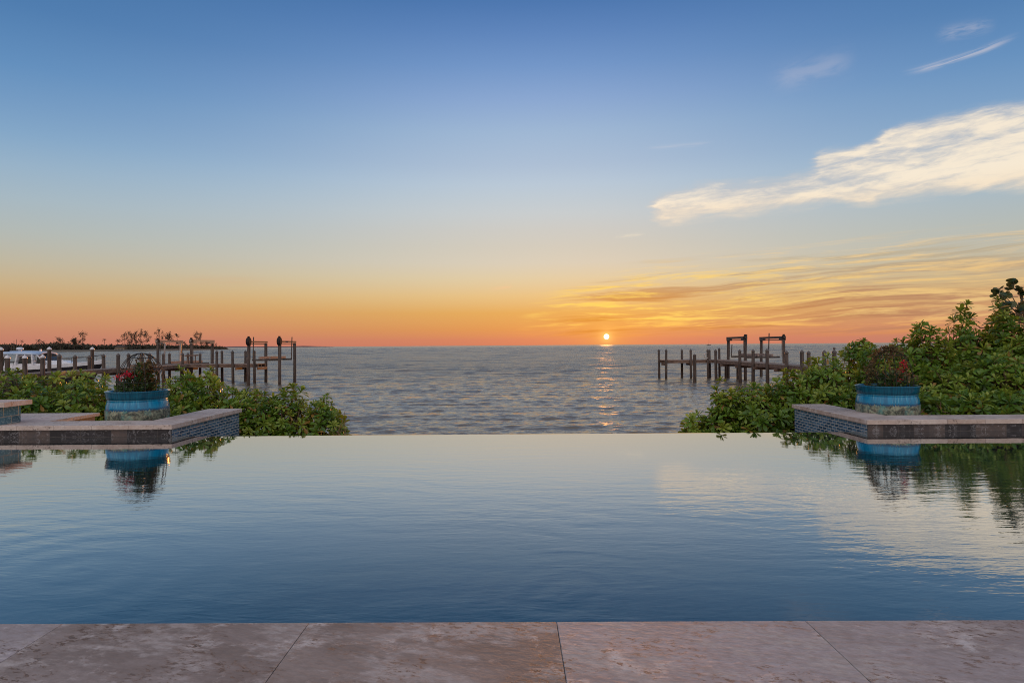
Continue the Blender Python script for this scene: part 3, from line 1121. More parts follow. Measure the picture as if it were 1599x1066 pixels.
# round leaved tree (top right)
def round_tree():
    r = np.random.default_rng(5)
    b = at(1640, 560, 14.0)
    g = float(ground_z(b.x, 14.0))
    t = thing('round_leaved_tree', 'small tree with big round leaves rising above the right bank of shrubs', 'tree', (b.x, 14.0, g))
    mb = MB()
    pos, d = [], []
    ends = [(1553, 448), (1562, 452), (1572, 444), (1582, 436), (1590, 448), (1600, 452), (1566, 460), (1590, 470), (1600, 470), (1610, 440), (1625, 436),
            (1572, 478), (1585, 482), (1560, 488), (1600, 488), (1630, 460), (1640, 445), (1655, 455), (1650, 480)]
    root = np.array([0, 0, 0.0])
    O = np.array([b.x, 14.0, g])
    f1 = np.array([at(1615, 505, 14.0)])[0]-O
    f2 = np.array([at(1648, 500, 14.2)])[0]-O
    mb.tube([root, (f1+root)/2+np.array([0.06, 0, 0.05]), f1], [0.06, 0.045, 0.03], 8)
    mb.tube([root, (f2+root)/2+np.array([-0.05, 0.1, 0]), f2], [0.06, 0.045, 0.03], 8)
    for k, (u, v) in enumerate(ends):
        e = np.array(at(u, v+4, 14.0+r.uniform(-0.4, 0.4)))-O
        s = f1 if u < 1622 else f2
        m_ = (s+e)/2+r.normal(0, 0.05, 3)-np.array([0, 0, 0.06])
        mb.tube([s, m_, e], [0.018, 0.012, 0.005], 5, caps=False)
        for q in range(int(r.integers(5, 9))):
            tq = r.uniform(0.72, 1.02)
            p = m_+(e-m_)*tq+r.normal(0, 0.045, 3)
            dd = r.normal(0, 1, 3)+np.array([-0.2, -0.6, 0.3])
            pos.append(p)
            d.append(dd/np.linalg.norm(dd))
    for u, v, uu, vv in ((1530, 512, 1512, 488), (1532, 512, 1506, 498), (1566, 480, 1554, 462), (1552, 478, 1548, 470)):
        a_, e = np.array(at(u, v, 13.8))-O, np.array(at(uu, vv, 13.8))-O
        mb.tube([f1, a_, (a_+e)/2+r.normal(0, 0.02, 3), e], [0.012, 0.008, 0.005, 0.003], 4, caps=False)
    mb.build('trunk', M_stem, t, smooth=True)
    pos, d = np.array(pos), np.array(d)
    n = len(pos)
    up = r.normal(0, 0.5, (n, 3))+np.array([0, -0.5, 0.8])
    L = r.uniform(0.11, 0.19, n)
    V, Q = leaves(pos, d, up, L, L*r.uniform(0.95, 1.15, n), r.uniform(0, 0.2, n), 0.08,
                  np.array([0, 0.14, 0.5, 0.86, 1.0]), np.array([0.15, 0.66, 1.0, 0.66, 0.12]))
    np_mesh('crown', V, Q, M_grape, t, np.repeat(np.clip(r.normal(0.4, 0.25, n), 0, 1), 15))


round_tree()


def stalks():
    r = np.random.default_rng(3)
    b = at(538, 690, 13.0)
    t = thing('dry_stalk_plant', 'thin bare dry stalks beside the outermost shrub of the left bank', 'plant', (b.x, 13.0, b.z-0.2))
    mb = MB()
    O = np.array([b.x, 13.0, b.z-0.2])
    for (u, v, uu, vv) in ((528, 676, 539, 640), (530, 678, 541, 652), (540, 678, 540, 652), (520, 676, 541, 670), (525, 680, 533, 660), (512, 676, 530, 664), (536, 680, 541, 668)):
        a_, e = np.array(at(u, v, 13.0))-O, np.array(at(uu, vv, 13.0))-O
        mb.tube([(0, 0, 0), a_, (a_+e)/2+r.normal(0, .012, 3), e], [0.009, 0.007, 0.006, 0.004], 5, caps=False)
    mb.build('stems', M_stem, t, smooth=True)


stalks()


# ------------------------------------------------------------------ flowerpots
def flowerpot(px, label, Y=10.9):
    c = at(px, 609, Y)
    t = thing('flowerpot', label, 'flowerpot', (c.x, Y, 0.02), 'big glazed flowerpots')
    mb = MB()
    PS = 0.955
    prof = [(0.0, 0.0), (0.44, 0.0), (0.475, 0.02), (0.497, 0.10), (0.506, 0.20), (0.505, 0.29), (0.494, 0.37), (0.478, 0.425), (0.470, 0.445),
            (0.474, 0.452), (0.480, 0.457), (0.474, 0.463), (0.471, 0.472), (0.480, 0.482), (0.490, 0.492), (0.497, 0.54), (0.508, 0.585), (0.516, 0.598), (0.514, 0.608),
            (0.500, 0.613), (0.470, 0.610), (0.455, 0.595), (0.450, 0.50), (0.0, 0.50)]
    mb.lathe([(a*PS, b) for a, b in prof], 72)
    mb.build('pot_body', M_glaze, t, smooth=True)
    mb = MB()
    mb.lathe([(0.428, 0.53), (0.30, 0.545), (0.0, 0.55)], 24)
    mb.build('potting_soil', M_soil, t, smooth=True)
    return t, np.array([c.x, Y, 0.02])


def dome(O, label, R, H, z0, tilt, seed, wr=0.007):
    t = thing('wire_trellis', label, 'trellis', (O[0]+tilt, O[1], O[2]+z0), 'wire dome trellises')
    mb = MB()
    r = random.Random(seed)
    nm = 7
    for k in range(nm):
        w = PI*k/nm+r.uniform(-0.05, 0.05)
        pts = []
        for i in range(21):
            a = PI*i/20
            rr = -math.cos(a)*R*(1.0-0.0*i)
            zz_ = math.sin(a)**0.72*H
            pts.append((rr*math.cos(w), rr*math.sin(w), zz_))
        mb.tube(pts, wr, 5, caps=False)
    for f in (0.30, 0.62, 0.88):
        a = math.asin(f**(1/0.72))
        rr = math.cos(a)*R
        pts = [(rr*math.cos(2*PI*i/24), rr*math.sin(2*PI*i/24), f*H) for i in range(25)]
        mb.tube(pts, wr*0.8, 5, caps=False)
    mb.build('wire_dome', M_wire, t, smooth=True)
    return t


def small_leaves(n, centre, rad, r, L, aspect=0.55, lowz=None):
    v = r.normal(0, 1, (n, 3))
    v /= np.linalg.norm(v, axis=1, keepdims=True)
    v[:, 2] = np.abs(v[:, 2])
    s = r.random(n)**0.4
    P = np.array(centre)+v*np.array(rad)*s[:, None]
    d = v*0.7+r.normal(0, 0.6, (n, 3))
    d /= np.linalg.norm(d, axis=1, keepdims=True)
    up = r.normal(0, 0.5, (n, 3))+np.array([0, 0, 1.0])
    LL = L*r.uniform(0.6, 1.3, n)
    V, Q = leaves(P, d, up, LL, LL*aspect, r.uniform(0, 0.35, n), 0.1)
    return V, Q, np.repeat(np.clip(r.normal(0.4, 0.22, n), 0, 1), 15)


def merge(parts):
    V, Q, T, b = [], [], [], 0
    for v, q, t in parts:
        V.append(v)
        Q.append(q+b)
        T.append(t)
        b += len(v)
    return np.concatenate(V), np.concatenate(Q), np.concatenate(T)


def flower_heads(t, spots, r, size=0.045):
    for p in spots:
        n = 26
        V, Q, T = small_leaves(n, p, (size*1.3, size*1.1, size), r, size*0.9, 0.8)
        np_mesh('flower', V, Q, M_petal, t, T)


def vine_stems(mb, r, base, tops, rad=0.007):
    for tp in tops:
        a_, e = np.array(base)+r.normal(0, 0.05, 3)*np.array([1, 1, 0]), np.array(tp)
        pts = [a_]
        for f in (0.33, 0.66):
            pts.append(a_+(e-a_)*f+r.normal(0, 0.03, 3))
        pts.append(e)
        mb.tube(pts, [rad*1.3, rad, rad, rad*0.6], 5, caps=False)


# left pot
pot, PO = flowerpot(215.5, 'blue drip glazed flowerpot in front of the left pier, under an open wire dome')
dome(PO, 'open black wire dome in the flowerpot by the left pier', 0.37, 0.70, 0.54, 0.06, 1, 0.0055)
r = np.random.default_rng(21)
pl = thing('potted_plant', 'dark leafy plant with red flowers and a dried vine under the open wire dome', 'plant', (PO[0], PO[1], PO[2]+0.55))
parts = [small_leaves(560, (0.03, -0.05, 0.0), (0.33, 0.28, 0.34), r, 0.085),
         small_leaves(90, (0.10, 0, 0.24), (0.20, 0.16, 0.24), r, 0.085),
         small_leaves(60, (0.02, 0, 0.32), (0.10, 0.1, 0.16), r, 0.07)]
np_mesh('leaves', *merge(parts)[:2], M_leafdark, pl, merge(parts)[2])
dv = [small_leaves(70, (0.22+0.03*math.sin(k), -0.05, 0.04+0.062*k), (0.06, 0.06, 0.06), r, 0.055) for k in range(8)]
dv += [small_leaves(20, (0.05, -0.02, 0.45), (0.08, 0.08, 0.12), r, 0.06)]
V, Q, T = merge(dv)
np_mesh('dried_vine', V, Q, M_dry, pl, T)
mb = MB()
vine_stems(mb, r, (0, 0, 0), [(0.22, -0.05, 0.65), (0.12, 0, 0.5), (-0.2, -0.1, 0.3), (-0.05, -0.1, 0.33), (0.05, 0, 0.55)])
mb.build('stems', M_twig, pl, smooth=True)
flower_heads(pl, [(-0.23, -0.16, 0.27), (-0.15, -0.14, 0.27), (-0.05, -0.16, 0.30), (-0.01, -0.12, 0.27), (-0.10, -0.12, 0.32)], r, 0.05)

# right pot
pot, PO = flowerpot(1385, 'blue drip glazed flowerpot in front of the green shrub bank, under a vine covered dome')
dome(PO, 'wire dome overgrown with a dry vine in the flowerpot by the shrub bank', 0.36, 0.66, 0.54, 0.05, 2, 0.0045)
r = np.random.default_rng(22)
pl = thing('potted_plant', 'dark plant with one red bloom under the vine covered dome by the shrub bank', 'plant', (PO[0], PO[1], PO[2]+0.55))
V, Q, T = merge([small_leaves(480, (0.05, -0.05, -0.02), (0.36, 0.30, 0.30), r, 0.085), small_leaves(60, (0.28, 0, 0.12), (0.1, 0.1, 0.2), r, 0.06)])
np_mesh('leaves', V, Q, M_leafdark, pl, T)
dv = []
for k in range(95):
    w, a = r.uniform(0, 2*PI), r.uniform(0.1, 1.5)
    p = (0.05+math.cos(a)*0.36*math.cos(w), math.cos(a)*0.36*math.sin(w), math.sin(a)**0.72*0.66)
    dv.append(small_leaves(8, p, (0.06, 0.06, 0.06), r, 0.05))
dv += [small_leaves(30, (-0.25-0.02*k, -0.05, 0.42-0.075*k), (0.05, 0.05, 0.06), r, 0.05) for k in range(6)]
V, Q, T = merge(dv)
np_mesh('dried_vine', V, Q, M_dry, pl, T)
mb = MB()
vine_stems(mb, r, (0, 0, 0), [(0.05+0.34*math.cos(w), 0.3*math.sin(w), 0.25+0.3*random.random()) for w in np.linspace(0, 6.2, 12)])
mb.build('stems', M_twig, pl, smooth=True)
flower_heads(pl, [(0.13, -0.22, 0.36), (0.13, -0.22, 0.42), (0.12, -0.2, 0.30)], r, 0.04)
flower_heads(pl, [(0.08, -0.26, 0.14)], r, 0.03)


# ------------------------------------------------------------------ piers
def pile(parent, O, x, Y, ztop, rad=0.14, cap='dark', zbot=None, name='pile'):
    mb = MB()
    zb = SEA-1.5 if zbot is None else zbot
    rad *= 0.86
    lx, ly = math.sin(x*7.3+Y*3.1)*0.05, math.sin(x*3.7-Y*5.3)*0.05
    mb.tube([(x+lx, Y+ly, zb), (x+lx*0.5, Y+ly*0.5, SEA+0.5), (x, Y, ztop)], [rad*1.10, rad*1.03, rad*0.93], 12)
    o = mb.build(name, M_pile, parent, smooth=False, loc=None)
    o.location = (-O[0], -O[1], -O[2])
    for p in o.data.polygons:
        p.use_smooth = len(p.vertices) == 4
    if cap:
        m2 = MB()
        m2.lathe([(rad*1.12, ztop-0.06), (rad*1.12, ztop+0.004), (rad*0.55, ztop+0.09), (0.001, ztop+0.16)], 12, (x, Y, 0))
        c = m2.build('pile_cap', M_cap if cap == 'white' else M_dcap, o)
    return o


def deck_run(parent, O, x0, x1, y0, y1, zt, along):
    """planks across the run, stringers below"""
    mb = MB()
    st = 0.15
    a, b = (y0, y1) if along == 'y' else (x0, x1)
    n_ = int((b-a)/st)
    r_ = random.Random(int(abs(x0*7+y0)))
    for k in range(n_):
        p = a+k*(b-a)/n_
        q = p+(b-a)/n_-0.012
        dz = r_.uniform(-0.006, 0.006)
        j = r_.uniform(-0.03, 0.03)
        if along == 'y':
            mb.box(x0-0.03+j, x1+0.03+j, p, q, zt-0.045+dz, zt+dz)
        else:
            mb.box(p, q, y0-0.03+j, y1+0.03+j, zt-0.045+dz, zt+dz)
    o = mb.build('deck_planks', M_plank, parent)
    o.location = (-O[0], -O[1], -O[2])
    mb = MB()
    if along == 'y':
        for x in (x0+0.02, (x0+x1)/2, x1-0.02):
            mb.box(x-0.04, x+0.04, y0, y1, zt-0.30, zt-0.054)
    else:
        for y in (y0+0.02, (y0+y1)/2, y1-0.02):
            mb.box(x0, x1, y-0.04, y+0.04, zt-0.30, zt-0.054)
    o = mb.build('stringers', M_stringer, parent)
    o.location = (-O[0], -O[1], -O[2])


ZD = CAMZ-1.50      # deck level of both piers


def cross_beam(parent, O, a, b):
    mb = MB()
    mb.beam(a, b, 0.09, 0.22)
    o = mb.build('cross_beam', M_stringer, parent)
    o.location = (-O[0], -O[1], -O[2])


# left pier
O = (-29.6, 40, SEA)
pier = thing('wooden_pier', 'grey wooden T shaped pier with a moored white motorboat on its far side', 'pier', O, 'wooden piers')
deck_run(pier, O, -30.35, -28.9, 24.0, 57.2, ZD, 'y')
deck_run(pier, O, -34.2, -22.7, 57.25, 58.9, ZD, 'x')
for px, yt, X0, cap in ((12, 558, -28.8, 'white'), (39, 558, -28.8, 'white'), (67, 557, -28.8, 'white'), (93, 556, -28.75, 'dark'), (117.5, 557, -30.45, 'dark'),
                        (140, 557.5, -30.45, 'dark'), (162, 555.5, -30.45, 'dark'), (185, 554.5, -28.78, 'dark'), (201, 554, -30.45, 'dark'),
                        (222, 553, -30.45, 'dark'), (234, 553.5, -28.8, 'dark')):
    Y = X0*1000/(px-800)
    pile(pier, O, X0, Y, at(px, yt, Y).z, 0.15, cap)
for px, yt, Y in ((255, 553.5, 57.1), (264.5, 553, 59.1), (285, 553, 57.1), (293.5, 553, 59.1), (312.5, 553, 59.1), (338.5, 549.5, 57.1), (346.5, 549, 59.1),
                  (363, 549.5, 57.1), (383.5, 549, 59.1), (397, 549, 57.1)):
    p = at(px, yt, Y)
    pile(pier, O, p.x, Y, p.z, 0.14, 'dark')
for Y in (28, 32, 36, 40, 44, 48, 52, 56):
    cross_beam(pier, O, (-30.5, Y, ZD-0.42), (-28.7, Y, ZD-0.42))
for px in (285, 363, 397):
    x = at(px, 560, 57.1).x
    cross_beam(pier, O, (x+0.3, 57.0, ZD-0.42), (x+0.3, 59.2, ZD-0.42))
mb = MB()
p0, p1 = at(289, 555.5, 58.6), at(309, 554.5, 58.6)
mb.beam(p0, p1, 0.22, 0.12)  # small rail: a level bar on two short posts
mb.tube([at(293, 555, 58.6), at(293, 568, 58.6)], 0.05, 8)
mb.tube([at(305, 555, 58.6), at(305, 568, 58.6)], 0.05, 8)
o = mb.build('pier_rail', M_stringer, pier)
o.location = (-O[0], -O[1], -O[2])

# tall mooring piles by the boat
for px, yt, yb, lab in ((77, 544.5, 580, 'tall dark mooring pile with a white cap beside the motorboat windscreen'),
                        (144, 544.5, 576, 'tall dark mooring pile with a white cap beside the motorboat bow'),
                        (1.5, 545, 580, 'dark mooring pile with a white cap beside the motorboat cockpit')):
    Y = {77: 44.2, 144: 47.6, 1.5: 41.8}[px]
    p = at(px, yt, Y)
    t = thing('mooring_pile', lab, 'mooring pile', (p.x, Y, SEA-1.5), 'mooring piles beside the motorboat')
    mb = MB()
    mb.tube([(0, 0, 0), (0, 0, p.z-SEA+1.5)], [0.13, 0.115], 12)
    mb.build('post', M_pile, t)
    mb = MB()
    h = p.z-SEA+1.5
    mb.lathe([(0.15, h-0.06), (0.15, h+0.004), (0.08, h+0.09), (0.001, h+0.15)], 12)
    mb.build('pile_cap', M_cap, t)


def boat_lift(label, x0, x1, yn0, yf0, yn1, yf1, ztop, style, cradle_z, guides):
    O = ((x0+x1)/2, (yn0+yf0)/2, SEA)
    t = thing('boat_lift', label, 'boat lift', O, 'boat lifts')

    def fin(o):
        o.location = (-O[0], -O[1], -O[2])
        return o
    for x, yn, yf in ((x0, yn0, yf0), (x1, yn1, yf1)):
        for Y in (yn, yf):
            pile(t, O, x, Y, ztop-0.10, 0.155, None)
        mb = MB()
        if style == 'thin':
            mb.beam((x, yn+0.1, ztop), (x, yf+0.2, ztop), 0.16, 0.14)
        else:
            mb.beam((x, yn-0.25, ztop+0.05), (x, yf+0.25, ztop+0.05), 0.20, 0.20)
            mb.box(x-0.13, x+0.13, yn-0.15, yn+0.75, ztop-0.22, ztop-0.055)
            mb.box(x-0.13, x+0.13, yf-0.75, yf+0.15, ztop-0.22, ztop-0.055)
        fin(mb.build('top_beam', M_beam if style == 'pale' else M_steel, t))
        mb = MB()
        mb.tube([(x, yn-0.12, ztop-0.17), (x, yf+0.12, ztop-0.17)], 0.035, 8)
        fin(mb.build('winding_shaft', M_steel, t))
        mb = MB()
        ym, zm = (yn-0.02, ztop+0.02)
        rr = 0.34 if style == 'thin' else 0.2
        mb.tube([(x-0.14, ym, zm), (x-0.12, ym, zm), (x+0.12, ym, zm), (x+0.14, ym, zm)], [rr*0.7, rr, rr, rr*0.7], 14)
        mb.tube([(x, ym, zm), (x, ym, zm+rr+0.12)], 0.1, 8)
        fin(mb.build('motor', M_motor, t))
        for Y in (yn+0.42, yf-0.42):
            mb = MB()
            mb.tube([(x, Y, ztop-0.17), (x, Y, cradle_z)], 0.016, 5)
            fin(mb.build('cable', M_steel, t))
    for fn in (0.1, 0.9):
        ya, yb = yn0+(yf0-yn0)*fn, yn1+(yf1-yn1)*fn
        mb = MB()
        mb.beam((x0+0.16, ya, cradle_z), (x1-0.16, yb, cradle_z), 0.14, 0.16)
        fin(mb.build('cradle_beam', M_steel, t))
    for fx in (0.33, 0.67):
        xb = x0+(x1-x0)*fx
        mb = MB()
        mb.beam((xb, yn0+0.1, cradle_z+0.19), (xb, yf0-0.1, cradle_z+0.19), 0.16, 0.2)
        fin(mb.build('bunk', M_bunk, t))
    for (u, v0, v1, Y, rad) in guides:
        mb = MB()
        mb.tube([at(u, v0, Y), at(u-1, v1, Y)], rad, 8)
        fin(mb.build('guide_pole', M_pvc if style == 'pale' else M_steel, t))
    return t


def xof(px, Y):
    return at(px, 560, Y).x


ZTOP = CAMZ+0.55
boat_lift('empty boat lift with dark round motors standing off the right end of the left pier', xof(388.5, 55.5), xof(436.5, 55.5), 55.5, 59.4, 55.5, 59.4, CAMZ+0.46, 'thin', at(420, 561.5, 57).z,
          [(396, 526, 561, 56.5, 0.045), (456, 526, 560, 58.0, 0.045)])
boat_lift('boat lift with pale box beams behind the T end of the left pier', xof(246.5, 59.6), xof(299, 59.6), 59.6, 63.8, 59.6, 63.8, ZTOP+0.02, 'pale', at(265, 568.5, 61).z,
          [(257.5, 535, 570, 60.4, 0.075), (282, 536, 570, 62.6, 0.075)])
boat_lift('boat lift with grey box beams behind the walkway of the right pier', 20.9, 24.6, 57.4, 61.9, 58.0, 63.2, CAMZ+0.50, 'grey', at(1180, 557, 60).z,
          [(1143, 538, 557, 60.9, 0.045), (1201, 520, 557, 60.5, 0.05), (1166, 522, 557, 57.0, 0.05)])

# right pier
O = (19.6, 45, SEA)
pier = thing('wooden_pier', 'brown wooden L shaped pier running out to bare posts before open sea', 'pier', O, 'wooden piers')
deck_run(pier, O, 19.0, 20.4, 24.0, 60.6, ZD, 'y')
deck_run(pier, O, 14.35, 20.4, 60.65, 62.3, ZD, 'x')
for px, yt, Y in ((1028.7, 547, 62.4), (1040.3, 547, 60.5), (1064.7, 547, 62.4), (1078.5, 547, 60.5), (1105, 547, 60.5), (1107.7, 547, 62.4), (1123, 545, 62.4)):
    p = at(px, yt, Y)
    pile(pier, O, p.x, Y, p.z, 0.13, 'dark')
for px, yt, X0 in ((1117.7, 547.5, 18.9), (1155.5, 548, 18.9), (1176.3, 548, 18.9), (1198.2, 547, 18.9), (1228.5, 550.5, 18.9), (1252.5, 549.5, 18.9), (1263, 551, 20.5),
                   (1287.5, 550, 20.5), (1303, 549.5, 18.9)):
    Y = X0*1000/(px-800)
    o = pile(pier, O, X0, Y, at(px, yt, Y).z, 0.15, 'dark')
    if px == 1303:
        m2 = MB()
        zt = at(px, yt, Y).z+0.14
        m2.lathe([(0.02, zt-0.05), (0.02, zt), (0.06, zt+0.02), (0.075, zt+0.07), (0.06, zt+0.12), (0.001, zt+0.145)], 10, (X0, Y, 0))
        m2.build('ball_finial', M_dcap, o)
for px, X0 in ((1133.5, 20.3), (1152, 20.3)):
    pile(pier, O, X0, X0*1000/(px-800), ZD-0.31, 0.13, None)
for Y in (30, 34, 38, 42, 46, 50, 54, 58):
    cross_beam(pier, O, (18.8, Y, ZD-0.42), (20.6, Y, ZD-0.42))
for x in (14.6, 17.0, 17.3):
    cross_beam(pier, O, (x, 60.4, ZD-0.42), (x, 62.5, ZD-0.42))
mb = MB()
pts = []
for i in range(19):
    a_ = PI*0.35+2*PI*0.72*i/18
    pts.append(at(1103+3.0*math.cos(a_), 555.5-4.2*math.sin(a_), 60.35))
t = mb.tube(pts, 0.035, 7)
o = mb.build('rope_loop', M_pvc, pier)
o.location = (-O[0], -O[1], -O[2])
p = at(1084.6, 554, 55.0)
t = thing('mooring_pile', 'short plain mooring pile standing alone in front of the right pier head', 'mooring pile', (p.x, 55.0, SEA-1.5))
mb = MB()
h = p.z-SEA+1.5
mb.tube([(0, 0, 0), (0, 0, h)], [0.15, 0.135], 12)
mb.build('post', M_pile, t)
mb = MB()
mb.lathe([(0.15, h-0.05), (0.15, h+0.004), (0.07, h+0.06), (0.001, h+0.09)], 12)
mb.build('pile_cap', M_dcap, t)


# ------------------------------------------------------------------ motorboat (bow to the right)
def motorboat():
    Yb = 50.0
    bow = at(160, 564, Yb)
    O = (bow.x, Yb, SEA)
    t = thing('motorboat', 'white cabin motorboat with a pale blue roof and dark hull moored behind the left pier', 'boat', O)
    L = 12.2
    # hull stations from bow (0) to stern (-L); half breadth, sheer height, chine
    st = [(0.0, 0.03, 2.35), (-0.7, 0.50, 2.27), (-1.8, 1.0, 2.17), (-3.4, 1.45, 2.05), (-5.6, 1.7, 1.92), (-8.5, 1.75, 1.80), (-L, 1.6, 1.75)]
    mb, md = MB(), MB()
    n = 7
    vs, vw = [], []
    for i, (x, b, zs) in enumerate(st):
        rake = max(0, 1+x/2.2)
        for k in range(n):
            f = k/(n-1)
            z = -0.4+f*(zs-0.28+0.4)
            bb = b*(0.35+0.65*f**0.6)
            xx = x-1.3*rake*(1-f)
            vs.append((xx, bb, z))
    m_ = len(st)
    fs = []
    for i in range(m_-1):
        for k in range(n-1):
            fs.append((i*n+k, i*n+k+1, (i+1)*n+k+1, (i+1)*n+k))
    mirror = [(x, -y, z) for x, y, z in vs]
    mb.add(vs, fs)
    mb.add(mirror, [q[::-1] for q in fs])
    e = (m_-1)*n
    for k in range(n-1):
        mb.add([vs[e+k], vs[e+k+1], mirror[e+k+1], mirror[e+k]], [(0, 1, 2, 3)])
    mb.build('hull', M_hulldark, t, smooth=True)
    # white topside band and deck
    vs, fs = [], []
    for (x, b, zs) in st:
        vs += [(x, b, zs-0.28), (x+0.02, b+0.03, zs-0.27), (x+0.02, b+0.04, zs), (x, max(b-0.06, 0.005), zs+0.01), (x, 0.0, zs+0.05)]
    for i in range(m_-1):
        for k in range(4):
            fs.append((i*5+k, i*5+k+1, (i+1)*5+k+1, (i+1)*5+k))
    md.add(vs, fs)
    md.add([(x, -y, z) for x, y, z in vs], [q[::-1] for q in fs])
    md.build('deck', M_boatwhite, t, smooth=False)
    # low trunk cabin forward
    mb = MB()
    mb.add([(-2.2, 0.25, 2.18), (-2.2, -0.25, 2.18), (-2.7, 0.5, 2.34), (-2.7, -0.5, 2.34), (-3.8, 0.95, 2.38), (-3.8, -0.95, 2.38), (-3.8, 1.1, 1.95), (-3.8, -1.1, 1.95), (-2.9, 0.7, 2.1), (-2.9, -0.7, 2.1)],
           [(0, 1, 3, 2), (2, 3, 5, 4), (0, 2, 8), (1, 9, 3), (2, 4, 6, 8), (3, 9, 7, 5)])
    mb.build('trunk_cabin', M_boatwhite, t)
    # wheelhouse: coaming, posts and panes
    zr, hw = 2.86, 1.2
    mb = MB()
    mb.box(-6.2, -3.75, -hw, hw, 1.85, 2.16)
    mb.box(-7.3, -6.2, -hw, hw, 1.75, 1.98)
    for sy in (-1, 1):
        y = sy*hw
        mb.beam((-3.55, sy*(hw-0.1), 2.15), (-4.25, sy*(hw-0.1), zr), 0.08, 0.08)
        mb.beam((-4.35, y, 2.1), (-4.42, y, zr), 0.34, 0.10)
        mb.beam((-5.62, y, 2.1), (-5.45, y, zr), 0.42, 0.10)
        mb.beam((-4.5, y, 2.80), (-5.5, y, 2.80), 0.10, 0.13)
        mb.beam((-6.45, y, 1.9), (-6.35, y, zr), 0.12, 0.10)
        mb.beam((-7.2, y, 1.9), (-6.95, y, zr), 0.10, 0.10)
        mb.beam((-8.1, y, 1.7), (-8.1, y, zr), 0.16, 0.12)
    mb.build('wheelhouse_frame', M_boatwhite, t)

    def pane(name, q, y, d):
        mb = MB()
        n = len(q)
        mb.add([(a, y, b) for a, b in q]+[(a, y+d, b) for a, b in q],
               [tuple(range(n)), tuple(range(n, 2*n))[::-1]]+[(k, n+k, n+(k+1) % n, (k+1) % n) for k in range(n)])
        return mb.build(name, M_glass, t)
    for sy in (-1, 1):
        pane('window', [(-5.5, 2.19), (-4.55, 2.19), (-4.6, 2.72), (-5.25, 2.72)], sy*(hw+0.0), 0.02*sy)
        pane('window', [(-4.16, 2.19), (-3.68, 2.19), (-4.2, 2.70)], sy*(hw-0.1), 0.02*sy)
        pane('window', [(-7.12, 2.0), (-6.50, 2.0), (-6.42, 2.70), (-6.94, 2.70)], sy*(hw-0.01), 0.02*sy)
    mb = MB()
    mb.add([(-3.58, -1.05, 2.18), (-3.58, 1.05, 2.18), (-4.2, 1.05, 2.82), (-4.2, -1.05, 2.82)], [(0, 1, 2, 3)])
    o = mb.build('windscreen', M_glass, t)
    q = o.modifiers.new('thick', 'SOLIDIFY')
    q.thickness = 0.02
    # roof: crowned, wrapping edge
    mb = MB()
    nx_, ny_ = 12, 9
    vs, fs = [], []
    for i in range(nx_):
        x = -4.05-(8.9-4.05)*i/(nx_-1)
        for k in range(ny_):
            f = -1+2*k/(ny_-1)
            e_ = 1-0.25*max(0, 1-i*1.2)
            vs.append((x, f*1.4*e_, 2.90+0.16*(1-f*f)+0.07*(1-abs(2*i/(nx_-1)-1)**3)))
    for i in range(nx_-1):
        for k in range(ny_-1):
            fs.append((i*ny_+k, i*ny_+k+1, (i+1)*ny_+k+1, (i+1)*ny_+k))
    mb.add(vs, fs)
    o = mb.build('roof', M_roofblue, t, smooth=True)
    s = o.modifiers.new('thick', 'SOLIDIFY')
    s.thickness = 0.12
    mb = MB()
    mb.tube([(-6.2, 0.0, 3.05), (-6.2, 0, 3.25)], 0.12, 10)
    mb.lathe([(0.001, 3.2), (0.22, 3.22), (0.25, 3.28), (0.22, 3.36), (0.12, 3.41), (0.001, 3.42)], 16, (-6.2, 0, 0))
    o = mb.build('radar_dome', M_boatwhite, t, smooth=True)
    mb = MB()
    mb.tube([(-4.65, 0.0, 3.0), (-4.65, 0, 3.25)], 0.07, 8)
    mb.build('horn', M_boatwhite, t)
    for x in (-6.75, -7.5):
        mb = MB()
        mb.lathe([(0.001, -0.15), (0.20, -0.12), (0.27, 0.0), (0.27, 0.13), (0.24, 0.16), (0.001, 0.16)], 16)
        M_ = Matrix.Translation((x-0.0, -0.6, 3.30)) @ Matrix.Rotation(PI/2, 4, 'X')
        mb.v = [tuple(M_ @ Vector(p)) for p in mb.v]
        mb.tube([(x, -0.6, 3.0), (x, -0.6, 3.1)], 0.05, 8)
        mb.build('spotlight', M_motor, t, smooth=True)
    for x, h in ((-6.95, 0.95), (-7.15, 0.85), (-7.35, 0.7)):
        mb = MB()
        mb.tube([(x, 0.7, 3.0), (x+0.02, 0.7, 3.1+h)], [0.02, 0.012], 6)
        mb.build('antenna', M_steel, t)
    # bow rail
    mb = MB()
    for sy in (-1, 1):
        pts = [(x+0.05, sy*max(b-0.08, 0.02), zs+0.42) for x, b, zs in st[:6]]
        mb.tube(pts, 0.018, 6)
        for (x, b, zs), p in zip(st[:6], pts):
            mb.tube([(x, sy*max(b-0.08, 0.02), zs), p], 0.015, 5)
    mb.build('bow_rail', M_steel, t)
    t.rotation_euler = (0, 0, math.radians(3))


motorboat()

